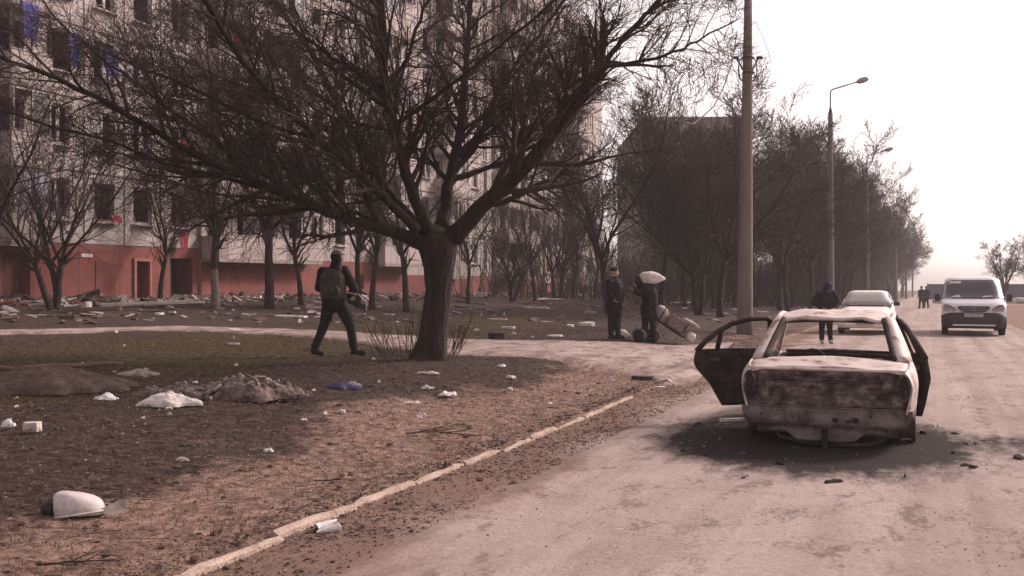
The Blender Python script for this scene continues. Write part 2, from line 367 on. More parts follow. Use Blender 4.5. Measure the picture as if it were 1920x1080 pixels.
# kerb: separate worn stones along the near verge, each about a metre
rng = random.Random(4)
v = 4.6; k = 0; kroot = None
kst = MB()
while v < 15.6:
    L = rng.uniform(.75, 1.0); x, y = at_vw(v + L / 2, -.035 + .035 * math.sin(v * .9 + .6) + rng.uniform(-.02, .02))
    if not (8.55 < v < 8.9):
        n = 7; Vv = []
        for i in range(n):
            t = -L / 2 + L * i / (n - 1)
            for (a, b) in ((-.045, -.08), (-.045, .020), (-.026, .042), (.03, .044), (.05, .022), (.05, -.08)):
                j = .010; Vv.append((t + rng.uniform(-j, j) * .3, a + rng.uniform(-j, j), b + rng.uniform(-j, j) - (.012 if i in (0, n - 1) and b > 0 else 0)))
        fs = [(i * 6 + q, i * 6 + (q + 1) % 6, (i + 1) * 6 + (q + 1) % 6, (i + 1) * 6 + q) for i in range(n - 1) for q in range(6)] + [tuple(range(5, -1, -1)), tuple(range(6 * (n - 1), 6 * n))]
        ca = CA - math.pi / 2 + rng.uniform(-.012, .012)
        me = rawmesh('kerb_stone', Vv, [q[::-1] for q in fs]); o = link('kerb_stone', me, M['kerb'])
        o.location = (x, y, hgt(x, y) + rng.uniform(-.012, .022)); o.rotation_euler = (rng.uniform(-.04, .04), rng.uniform(-.015, .015), math.pi / 2 - CA + rng.uniform(-.02, .02)); o.scale = (1, rng.uniform(.5, .72), 1)
        props(o, 'worn pale kerb stone in the broken kerb line beside the near road edge', 'kerb stone', 'kerb stones along the near verge')
    v += L + rng.uniform(.0, .03)
# loose surface litter nobody could count
rng = random.Random(11)
def scatter_stuff(name, label, cat, count, region, shape, mats, seed):
    rr = random.Random(seed); mb = MB(); n = 0
    while n < count:
        x, y = region(rr)
        mb_v, mb_f, mi = shape(rr); 
        a = rr.uniform(0, 6.28); c, s = math.cos(a), math.sin(a); z = hgt(x, y)
        mb.add([(x + p[0] * c - p[1] * s, y + p[0] * s + p[1] * c, z + p[2]) for p in mb_v], mb_f, mi); n += 1
    o = mb.obj(name, mats); props(o, label, cat, kind='stuff'); return o
def reg(w0, w1, y0, y1, pw=1.5):
    def f(rr):
        while True:
            y = y0 + (y1 - y0) * rr.random() ** pw; w = rr.uniform(w0, w1)
            x, _ = at_vw(y / CC, w); yy = at_vw(y / CC, w)[1]
            if abs((x) / max(yy, 1)) < .58 and yy > 3: return x, yy
    return f
def blade(rr):
    h = rr.uniform(.02, .07); a = rr.uniform(-.05, .05); b = rr.uniform(-.05, .05); w = .0022
    return [(-w, 0, 0), (w, 0, 0), (a, b, h)], [(0, 1, 2)], rr.randrange(2)
M['drygrass'] = mat('dry_grass', (.12, .082, .058), .9); M['greengrass'] = mat('dull_green_grass', (.070, .056, .024), .9)
M['leaf'] = mat('dead_leaf', (.065, .040, .032), .9); M['leaf2'] = mat('pale_dead_leaf', (.20, .135, .11), .9)
scatter_stuff('grass', 'short dull grass and dry blades over the lawn', 'grass', 42000, reg(4.2, 12.5, 9, 28, 1.0), blade, [M['drygrass'], M['greengrass']], 3)
scatter_stuff('dry_grass', 'sparse dry blades over the near verge', 'grass', 18000, reg(.3, 6, 4, 17, 1.4), blade, [M['drygrass'], M['leaf']], 5)
def leaf(rr):
    l = rr.uniform(.006, .024) * (1 if rr.random() < .9 else 2); w = l * rr.uniform(.15, .6); z = rr.uniform(.002, .02)
    return [(-l, 0, z), (0, -w, z + rr.uniform(0, .015)), (l, 0, z), (0, w, z + rr.uniform(0, .015))], [(0, 1, 2, 3)], rr.choice((0, 0, 1))
scatter_stuff('leaf_litter', 'dead leaves and crumbs strewn over the bare verge', 'leaf litter', 26000, reg(.1, 12, 4, 30, 1.6), leaf, [M['leaf'], M['leaf2']], 7)
def peb(rr):
    r = rr.uniform(.003, .009) * (1 if rr.random() > .04 else 2.2); P = [(r * math.cos(a) * rr.uniform(.7, 1.2), r * math.sin(a) * rr.uniform(.7, 1.2), 0.008) for a in (0, 1.25, 2.5, 3.77, 5.0)]
    P.append((0, 0, .012 + r * .8)); return P, [(i, (i + 1) % 5, 5) for i in range(5)], rr.choice((0, 1, 1))
M['peb'] = mat('dark_pebble', (.16, .11, .10), .95); M['peb2'] = mat('pale_pebble', (.36, .27, .25), .95)
scatter_stuff('gutter_leaves', 'dead leaves and earth crumbs caught along the kerb', 'leaf litter', 9000, reg(-.8, .25, 4, 17, 1.2), leaf, [M['leaf'], M['leaf2']], 8) if True else None
scatter_stuff('gravel', 'loose grit and small stones over the dusty road', 'gravel', 3200, reg(-7, -.1, 4, 26, 1.3), peb, [M['peb'], M['peb2']], 9)
scatter_stuff('gutter_grit', 'earth crumbs and grit heaped along the kerb', 'gravel', 7000, reg(-.75, .5, 4, 17, 1.2), peb, [M['peb'], M['leaf']], 10)
def stick(rr):
    L = rr.uniform(.03, .16) * (1 if rr.random() < .9 else 2); r = rr.uniform(.0015, .004); z = rr.uniform(.004, .02); b = rr.uniform(-.2, .2) * L
    return tube([(-L / 2, 0, z), (0, b, z + .005), (L / 2, 0, z * rr.random())], [r, r, r * .5], 3) + (rr.randrange(2),)
M['stickpale'] = mat('pale_stick', (.20, .14, .12), .9)
scatter_stuff('twig_litter', 'small fallen twigs strewn over the near verge', 'twigs', 5200, reg(.0, 10, 4, 26, 1.5), stick, [M['twig'], M['stickpale']], 15)
def clod(rr):
    r = .009 + .03 * rr.random() ** 2.5; mb = MB(); mb.ball((0, 0, r * .15), (r * rr.uniform(.7, 1.5), r * rr.uniform(.6, 1), r * rr.uniform(.25, .5)), 5)
    return mb.v, mb.f, 0
scatter_stuff('soil_crumbs', 'clods of dark earth over the verge', 'earth', 1500, reg(.2, 13, 4, 28, 1.5), clod, [M['soil']], 16)
scatter_stuff('gutter_soil', 'clods of earth lying in the gutter by the kerb', 'earth', 900, reg(-.5, .12, 4, 17, 1.2), clod, [M['soil'], M['kerb']], 18)
# ------------------------------------------------------------------ trees
class TreeGen:
    def __init__(s, seed): s.r = random.Random(seed); s.big = MB(); s.small = MB(); s.count = 0
    def put(s, pts, rad, lvl):
        mb = s.big if lvl == 0 else s.small
        n = 10 if rad[0] > .12 else 7 if rad[0] > .05 else 5 if rad[0] > .02 else 3
        mb.tube(pts, rad, n, cap=rad[-1] > .02)
    def grow(s, p, d, L, r, lvl, maxl, kids, spread=.75, up=.12, wob=.18, minr=.004, kl=.62):
        rr = s.r; nseg = 5 if L > 1.2 else 4 if L > .5 else 3
        pts = [Vector(p)]; rad = [r]; d = Vector(d).normalized()
        for i in range(nseg):
            d = (d + Vector((rr.gauss(0, wob), rr.gauss(0, wob), rr.gauss(0, wob) + up))).normalized()
            pts.append(pts[-1] + d * L / nseg); rad.append(max(minr * .8, r * (1 - .78 * (i + 1) / nseg)))
        s.put(pts, rad, lvl); s.spawn(pts, rad, L, lvl, maxl, kids, spread, up, wob, minr, kl)
    def spawn(s, pts, rad, L, lvl, maxl, kids, spread=.75, up=.12, wob=.18, minr=.004, kl=.62, start=.2):
        if lvl >= maxl: return
        rr = s.r; n = kids[min(lvl, len(kids) - 1)]; m = len(pts) - 1
        for k in range(n):
            t = start + (1 - start) * (k + rr.random()) / n; i = min(m - 1, int(t * m)); q = t * m - i
            p = pts[i].lerp(pts[i + 1], q); ax = (pts[i + 1] - pts[i]).normalized()
            o = ax.orthogonal().normalized(); o.rotate(Matrix.Rotation(rr.uniform(0, 6.28), 3, ax))
            d = (ax + o * rr.uniform(spread * .7, spread * 1.3)).normalized()
            rp = rad[i] * (1 - q) + rad[i + 1] * q
            s.grow(p, d, L * kl * rr.uniform(.65, 1.15) * (1.15 - .45 * t), max(minr, rp * rr.uniform(.45, .68)), lvl + 1, maxl, kids, spread, up, wob, minr, kl)
def build_tree(tg, name, loc, rz=0, parts=True, label=None, cat='tree', group=None, wash=None):
    e = empty(name, loc, rz, label, cat, group)
    m = [M['bark']]
    if wash:
        m = [M['bark'], M['whitewash']]
        tg.big.m = [1 if sum(tg.big.v[i][2] for i in q) / len(q) < wash else 0 for q in tg.big.f]
    tg.big.obj('trunk', m, e, True); tg.small.obj('crown', M['twig'], e, True)
    return e
def dup(root, loc, rz, sc=1, label=None, group=None):
    r = root.copy(); COL.objects.link(r); r.location = loc; r.rotation_euler = (0, 0, rz); r.scale = (sc, sc, sc) if not isinstance(sc, tuple) else sc
    if label: r['label'] = label
    if group: r['group'] = group
    elif 'group' in r: del r['group']
    for ch in list(root.children):
        c = ch.copy(); COL.objects.link(c); c.parent = r
        for g in ch.children: d = g.copy(); COL.objects.link(d); d.parent = c
    return r
# the big tree on the verge -----------------------------------------
TB = G(820, 674); TY = TB.y
tg = TreeGen(21)
def P(px, py, dy): return inv(px, py, TY + dy) - TB
s0 = F / TY
tr = [(804, 690, 0), (807, 664, 0), (811, 640, 0), (816, 600, 0), (822, 545, 0), (823, 500, 0), (822, 470, 0), (818, 445, .02), (818, 431, .02), (818, 422, .02)]
rw = [39, 32, 27, 25, 24, 28, 35, 32, 21, 6]
tp = [P(*q) for q in tr]; pp = []; rp = []
for i in range(len(tp) - 1):
    for k in range(6): t = k / 6; pp.append(tp[i].lerp(tp[i + 1], t)); rp.append((rw[i] + (rw[i + 1] - rw[i]) * t) / s0)
pp.append(tp[-1]); rp.append(rw[-1] / s0); v_, f_ = tube(pp, rp, 44)
for i, co in enumerate(v_):         # fissured bark and root lobes
    ax = pp[i // 44]; d = co - ax; a = 2 * math.pi * (i % 44) / 44; root = sstep(.45, -.1, ax.z)
    k = 1 + .07 * n3((math.cos(a) * 2.2, math.sin(a) * 2.2, ax.z * 1.1), 1.2, 3) + .05 * (1 - 2 * abs(n3((math.cos(a) * 6, math.sin(a) * 6, ax.z * 1.3), 1.1, 4))) + root * .16 * math.cos(5 * a + 1)
    v_[i] = ax + d * k
tg.big.add(v_, f_)
LB = [  # limb polylines: (px, py, depth offset), start and end width in photo px
 ([(800, 462, 0), (745, 437, -.3), (660, 415, -.7), (560, 375, -1.2), (470, 335, -1.7), (370, 290, -2.2), (240, 215, -2.8), (110, 150, -3.3), (0, 110, -3.8), (-90, 80, -4.1)], 44, 5),
 ([(560, 375, -1.2), (450, 338, -1.2), (330, 312, -1.2), (210, 265, -1.2), (90, 235, -1.1), (0, 205, -1)], 16, 4),
 ([(470, 335, -1.7), (400, 262, -1.4), (300, 190, -1), (200, 118, -.6), (110, 40, -.3), (60, -30, 0)], 14, 4),
 ([(800, 440, .1), (740, 372, .5), (690, 300, .9), (640, 210, 1.4), (592, 112, 1.9), (530, 20, 2.4), (480, -70, 2.8)], 32, 8),
 ([(640, 210, 1.4), (560, 150, 1.2), (480, 90, .9), (400, 20, .6), (350, -50, .4)], 14, 5),
 ([(800, 430, -.1), (770, 350, -.5), (742, 250, -.9), (722, 165, -1.2), (716, 60, -1.5), (712, -60, -1.8)], 34, 16),
 ([(722, 165, -1.2), (640, 120, -1.4), (560, 60, -1.6), (500, -20, -1.7)], 13, 5),
 ([(722, 170, -1.2), (765, 110, -1), (785, 40, -.9), (830, -40, -.8)], 14, 6),
 ([(828, 430, .1), (845, 330, .5), (862, 250, .8), (872, 150, 1.1), (878, 60, 1.5), (888, -70, 1.8)], 40, 10),
 ([(850, 445, 0), (920, 372, -.3), (1000, 298, -.7), (1062, 215, -1), (1110, 150, -1.3), (1135, 118, -1.4)], 50, 20),
 ([(1135, 118, -1.4), (1165, 75, -1.5), (1210, 30, -1.6), (1245, -10, -1.7), (1290, -70, -1.8)], 15, 7),
 ([(1135, 120, -1.4), (1210, 114, -1.2), (1280, 92, -1), (1330, 62, -.8), (1385, 35, -.6)], 13, 3),
 ([(862, 250, .8), (930, 205, .9), (1000, 170, 1.2), (1080, 140, 1.5), (1160, 60, 1.9)], 12, 4),
 ([(845, 330, .5), (900, 250, .9), (935, 170, 1.3), (990, 90, 1.7), (1050, 10, 2), (1090, -60, 2.3)], 18, 7),
 ([(920, 372, -.3), (965, 290, .2), (985, 210, .6), (1010, 110, 1), (1060, 10, 1.4)], 15, 5),
 ([(780, 430, -.3), (700, 352, -1.1), (600, 262, -1.9), (500, 168, -2.7), (420, 60, -3.4), (370, -30, -4)], 26, 8),
 ([(600, 262, -1.9), (480, 225, -2), (360, 165, -2.1), (250, 120, -2.1), (150, 80, -2.2)], 12, 4),
 ([(745, 437, -.3), (640, 392, .2), (520, 372, .8), (400, 362, 1.4), (290, 330, 2), (190, 300, 2.4)], 14, 4),
 ([(660, 415, -.7), (590, 340, -.2), (520, 290, .4), (430, 225, .9), (340, 160, 1.4), (260, 80, 1.8)], 16, 4),
 ([(742, 250, -.9), (690, 235, -.6), (610, 215, -.2), (540, 170, .3), (450, 150, .8)], 10, 4),
 ([(740, 230, -.9), (800, 195, -1.2), (880, 130, -1.5), (960, 70, -1.8), (1040, 0, -2.1)], 14, 5),
]
for pts, w0, w1 in LB:
    Pp = [P(*q) for q in pts]; fine = []
    for i in range(len(Pp) - 1):
        a = Pp[max(i - 1, 0)]; b = Pp[i]; c = Pp[i + 1]; d = Pp[min(i + 2, len(Pp) - 1)]
        for k in range(4):
            t = k / 4
            q = .5 * ((2 * b) + (c - a) * t + (2 * a - 5 * b + 4 * c - d) * t * t + (3 * b - a - 3 * c + d) * t ** 3)
            fine.append(q + Vector((tg.r.gauss(0, .012), tg.r.gauss(0, .012), tg.r.gauss(0, .012))) * (0 if i == 0 and k == 0 else 1))
    fine.append(Pp[-1]); n = len(fine)
    rad = [.84 * ((w0 + (w1 - w0) * (i / (n - 1)) ** .42) / 2) / s0 for i in range(n)]
    tg.big.tube(fine, rad, 10 if w0 > 20 else 7)
    L = sum((a - b).length for a, b in zip(fine, fine[1:]))
    tg.spawn(fine, rad, 2.7 if w0 > 20 else 2.2, 0, 3, [int(L * 6.2), 9, 7], spread=.9, up=.03, wob=.15, minr=.0034, kl=.6, start=.16)
big = build_tree(tg, 'broad_tree', TB, label='big dark bare tree forking low with wide limbs on the near verge', cat='tree')
# thin shoots round its foot
sh = empty('shoot_clump', G(760, 668), 0, 'clump of thin bare shoots at the foot of the big tree', 'shrub')
rr = random.Random(5); mb = MB()
for k in range(90):
    t = rr.random(); base = G(700 + 165 * t, rr.uniform(655, 675)) - sh.location
    ln = rr.uniform(.45, 1.0); lean = (t - .5) * .8 + rr.uniform(-.3, .3)
    d = Vector((lean, rr.uniform(-.2, .2), 1)).normalized(); pts = [base]
    for i in range(5): pts.append(pts[-1] + d * ln / 5); d = (d + Vector((rr.gauss(0, .09), rr.gauss(0, .09), .02))).normalized()
    mb.tube(pts, [.008, .007, .006, .005, .004, .002], 4)
    for q in range(2):
        i = rr.randrange(2, 5); e = pts[i] + Vector((rr.uniform(-.15, .15), rr.uniform(-.1, .1), rr.uniform(.1, .25))); mb.tube([pts[i], e], [.004, .002], 3)
mb.obj('stem', M['twig'], sh)
# generic bare tree prototypes ---------------------------------------
def generic(seed, H, tr_h, r, stems=1, lean=.0, kids=(7, 6, 5), maxl=3, upk=.05, spread=.9, minr=.008):
    t = TreeGen(seed); rr = t.r
    for s in range(stems):
        a = rr.uniform(0, 6.28) if stems > 1 else 0
        b = Vector((math.cos(a), math.sin(a), 0)) * (r * .9 if stems > 1 else 0)
        d = Vector((math.cos(a) * .25 * (stems > 1) + lean, math.sin(a) * .2 * (stems > 1), 1)).normalized()
        pts = [b - Vector((0, 0, .15))]; rad = [r * 1.35]
        n = 7
        for i in range(n):
            pts.append(pts[-1] + d * tr_h / n); rad.append(r * (1.1 - .35 * (i + 1) / n) if i > 0 else r * 1.08)
            d = (d + Vector((rr.gauss(0, .06), rr.gauss(0, .06), .05))).normalized()
        t.big.tube(pts, rad, 9)
        for k in range(4):            # main limbs from the fork
            aa = k * 1.57 + rr.uniform(-.5, .5); dd = (d + Vector((math.cos(aa), math.sin(aa), 0)) * rr.uniform(.45, .95) * (0 if k == 3 else 1)).normalized()
            L = (H - tr_h) * rr.uniform(.75, 1.05); p = [pts[-1]]; rd = [rad[-1] * .72]
            for i in range(7):
                dd = (dd + Vector((rr.gauss(0, .10), rr.gauss(0, .10), .07))).normalized(); p.append(p[-1] + dd * L / 7); rd.append(rad[-1] * .72 * (1 - .8 * (i + 1) / 7))
            t.big.tube(p, rd, 6)
            t.spawn(p, rd, L * .62, 0, maxl, list(kids), spread, upk, .15, minr, .56, start=.08)
        t.spawn(pts[3:], rad[3:], (H - tr_h) * .4, 1, maxl, [0, 4, 4], spread, upk, .15, minr, .6, start=.5)
    return t
protos = [
  build_tree(generic(31, 11.5, 3.0, .17, kids=(16, 9, 7), minr=.013), 'bare_tree', (0, 0, 0)),
  build_tree(generic(32, 12.5, 2.4, .15, kids=(16, 9, 7), minr=.013, lean=.1), 'bare_tree', (0, 0, 0)),
  build_tree(generic(33, 10.5, 2.2, .13, stems=2, kids=(12, 8, 6), minr=.013), 'bare_tree', (0, 0, 0)),
  build_tree(generic(34, 12, 3.4, .16, kids=(17, 9, 7), minr=.013, lean=-.08), 'bare_tree', (0, 0, 0)),
]
used = [False] * 4
def place_tree(k, x, y, rz, sc, label, group=None):
    loc = on(x, y)
    if not used[k]:
        used[k] = True; e = protos[k]; e.location = loc; e.rotation_euler = (0, 0, rz); e.scale = (sc,) * 3; props(e, label, 'tree', group)
        return e
    return dup(protos[k], loc, rz, sc, label, group)
def pt(px, Y): return (px - 960) / F * Y
# trees one can tell apart (px, Y, proto, rot, scale, label)
TL = [
 (505, 36, 0, .3, .98, 'straight dark tree before the slatted balcony, left of the walking person'),
 (1140, 44, 1, 2.1, 1.02, 'tall bare tree behind the standing dark-clothed person'),
 (1240, 46, 3, 1.2, .85, 'bare tree right behind the person carrying the white sack'),
 (1310, 43, 2, .4, .80, 'twin-stemmed bare tree just right of the loaded hand cart'),
 (1350, 41, 0, 4.0, .80, 'bare tree just left of the nearest concrete pole'),
]
for px, Y, k, rz, sc, lab in TL: place_tree(k, pt(px, Y), Y, rz, sc, lab)
rr = random.Random(77); GROUP = 'bare trees of the roadside grove'
# dense grove left of the road, from behind the first pole into the distance
cand = []
for v, w in [(52, 2.6), (55, 6), (58, 3.4), (60, 9), (63, 2.2), (66, 6.5), (69, 3.6), (72, 10), (75, 2.4), (78, 6), (82, 3.2), (86, 8), (90, 2.5), (94, 5), (99, 2.8), (104, 7), (110, 3), (116, 2), (123, 5), (130, 2), (138, 1), (147, 3), (157, 1), (168, 2), (180, 0.5), (195, 2), (212, 1), (232, 2), (88, 13), (100, 13), (50, 7), (118, 10), (135, 8), (255, 1), (280, 2),
             (145, 12), (74, 3.5), (84, 2.0), (97, 2.2), (107, 3), (113, 5), (126, 3), (142, 4), (152, 3), (163, 2)]:
    cand.append((v + rr.uniform(-1, 1), w + rr.uniform(-.6, .6)))
for i, (v, w) in enumerate(cand):
    x, y = at_vw(v, w)
    place_tree(rr.randrange(4), x, y, rr.uniform(0, 6.28), rr.uniform(.82, 1.08) * (.74 if w > 4.5 and v < 70 else 1) * (1.12 if v > 110 else 1), 'bare tree in the dense grove left of the road beyond the nearest pole', GROUP)
# thin trees standing against the block
small = [build_tree(generic(51, 6.5, 1.6, .10, stems=3, kids=(10, 7, 4), minr=.006), 'bare_tree', (0, 0, 0)),
         build_tree(generic(52, 8.5, 2.4, .13, kids=(12, 7, 5), minr=.007, lean=.05), 'bare_tree', (0, 0, 0)),
         build_tree(generic(53, 8.0, 2.6, .14, kids=(12, 7, 5), minr=.007, lean=.03), 'bare_tree', (0, 0, 0), wash=1.3)]
su = [False, False, False]
SL = [(1003, 60, 1, 3.3, .95, 'forked bare tree before the dark loggia of the long block'),
 (1045, 64, 0, 5.1, 1.25, 'bare tree before the peach patch of the long block'),
 (1075, 70, 1, .9, 1.15, 'bare tree at the far end of the long block'),
 (878, 50, 1, 1.9, .85, 'slim bare tree seen just right of the big trunk'),
(103, 29, 0, 0.2, .95, 'multi-stemmed bare tree before the red wall at the far left'),
      (-25, 24, 1, 2.2, .8, 'leaning bare tree at the left edge of the view'),
      (403, 34.5, 2, .9, 1.0, 'bare tree with whitewashed foot left of the slatted balcony'),
      (565, 40, 1, 3.9, .85, 'thin leaning bare tree just left of the walking person'),
      (672, 40, 1, 5.2, .95, 'left one of two close bare trees right of the walking person'),
      (697, 39, 1, 1.4, .9, 'right one of two close bare trees right of the walking person'),
      (762, 38, 1, 2.7, .95, 'dark bare tree leaning left of the big trunk'),
      (960, 56, 0, 2.8, .9, 'low forked tree before the pale tall windows'),
      (1115, 72, 1, .8, .9, 'thin bare tree left of the standing dark-clothed person'),
      (300, 40, 1, 1.1, .8, 'spindly bare tree by the broken basement doorway')]
for px, Y, k, rz, sc, lab in SL:
    x = pt(px, Y)
    if not su[k]:
        su[k] = True; e = small[k]; e.location = on(x, Y); e.rotation_euler = (0, 0, rz); e.scale = (sc,) * 3; props(e, lab, 'tree')
    else: dup(small[k], on(x, Y), rz, sc, lab)
# tree on the right across the road
t = generic(68, 6.4, 1.7, .15, kids=(17, 10, 7), minr=.009, spread=.95)
build_tree(t, 'round_bare_tree', on(pt(1880, 90), 90), 0, label='lone round bare tree behind the van at the right', cat='tree')
dup(bpy.data.objects['round_bare_tree'], on(pt(1945, 88), 88), 2, .85, 'bare tree cut by the right edge of the view')

# far thicket that reads as one dark mass behind the grove
rr = random.Random(91); mb = MB()
for i in range(7500):
    v = rr.uniform(62, 230); w = rr.uniform(7, 34) if rr.random() < .8 else rr.uniform(2.5, 7); x, y = at_vw(v, w)
    if x < -10 or abs(curbw(x, y)) < 1: continue
    h = rr.uniform(1.2, 5.5) * (1 if v < 120 else 1.2); p = Vector((x, y, hgt(x, y) - .1)); d = Vector((rr.gauss(0, .22), rr.gauss(0, .22), 1)).normalized(); pts = [p]
    for k in range(3): pts.append(pts[-1] + d * h / 3); d = (d + Vector((rr.gauss(0, .2), rr.gauss(0, .2), 0))).normalized()
    r = rr.uniform(.02, .045); mb.tube(pts, [r, r * .8, r * .6, r * .3], 3, cap=False)
    for k in range(3):
        q = pts[1].lerp(pts[3], rr.random()); e = q + Vector((rr.uniform(-.8, .8), rr.uniform(-.8, .8), rr.uniform(.2, 1.1))); mb.tube([q, e], [r * .5, r * .2], 3, cap=False)
o = mb.obj('thicket', M['twig']); props(o, 'dark tangle of undergrowth behind the roadside grove', 'undergrowth', kind='stuff')
# ------------------------------------------------------------------ the long nine-storey block
BX0 = -30.8; BA = math.atan(.39); BC, BS = math.cos(BA), math.sin(BA)
Y0 = 22.0
def uY(Y): return (Y - Y0) / BC
BLD = empty('apartment_block', (BX0 + .39 * Y0, Y0, 0), math.pi / 2 - BA, 'long nine-storey grey panel apartment block with a red-painted base', 'building')
# local x along the facade (away from the camera), -y outward, z up
FH = 2.7; NF = 9
# sections: (Y from, Y to, height of red band top)
SEC = [(22.0, 44.05, 3.02), (44.05, 62.0, 2.66), (62.0, 86.0, 1.95), (86.0, 102.0, 1.40)]
# bays per section as (type, width); types: w window, l loggia, n blank, t narrow tall window
def px2Y(px): return 58520.0 / (1701 - px)
bays = {0: [], 1: [], 2: [], 3: []}
def fill(k, items):
    u = uY(SEC[k][0]); end = uY(SEC[k][1]); tot = sum(b for a, b in items)
    for a, b in items: bays[k].append((a, u, b * (end - u) / tot if False else b)); u += b
    if end - u > .05: bays[k].append(('n', u, end - u))
fill(0, [('w', 2.1)] * 2 + [('l', 4.4), ('w', 2.15), ('w', 2.15), ('l', uY(35.65) - uY(Y0) - 4.2 - 4.4 - 4.3), ('w', 2.42), ('w', 2.1), ('w', 2.08), ('w', 2.40)])
fill(1, [('l', 8.3), ('w', 2.2), ('w', 2.2), ('w', 2.2), ('l', 4.3)])
fill(2, [('w', 2.2), ('w', 2.2), ('l', 3.4), ('w', 2.2), ('w', 2.2), ('t', 1.6), ('t', 1.6), ('l', 6.6), ('w', 2.2)])
fill(3, [('p', 2.2), ('p', 2.4), ('w', 2.2), ('l', 4.2), ('n', 3.0), ('n', 2.0)])
wins = []     # (visible size score, u, z, section, width, height)
WD, WH = 1.06, 1.46
rb = random.Random(9)
def wallcell(mb, u0, u1, z0, z1, oz0, oz1, ou0, ou1, y=0.0, mi=0, depth=.24, room=2.2):
    # wall rectangle with one opening, its reveal and the dark room behind it
    def q(a, b, c, d, m=mi): mb.add([(a, y, c), (b, y, c), (b, y, d), (a, y, d)], [(0, 1, 2, 3)], m)
    q(u0, ou0, z0, z1); q(ou1, u1, z0, z1); q(ou0, ou1, z0, oz0); q(ou0, ou1, oz1, z1)
    a, b, c, d = ou0, ou1, oz0, oz1; Y1 = y + depth; Y2 = y + room
    mb.add([(a, y, c), (b, y, c), (b, y, d), (a, y, d), (a, Y1, c), (b, Y1, c), (b, Y1, d), (a, Y1, d)], [(0, 1, 5, 4), (1, 2, 6, 5), (2, 3, 7, 6), (3, 0, 4, 7)], mi)
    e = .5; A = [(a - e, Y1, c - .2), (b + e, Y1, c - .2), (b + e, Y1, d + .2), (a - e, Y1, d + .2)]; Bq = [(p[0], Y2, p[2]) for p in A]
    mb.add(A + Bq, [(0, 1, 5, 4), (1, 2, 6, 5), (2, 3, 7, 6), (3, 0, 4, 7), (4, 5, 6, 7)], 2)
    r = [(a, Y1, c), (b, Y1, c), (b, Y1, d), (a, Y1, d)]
    mb.add(A + r, [(0, 1, 5, 4), (1, 2, 6, 5), (2, 3, 7, 6), (3, 0, 4, 7)], 2)
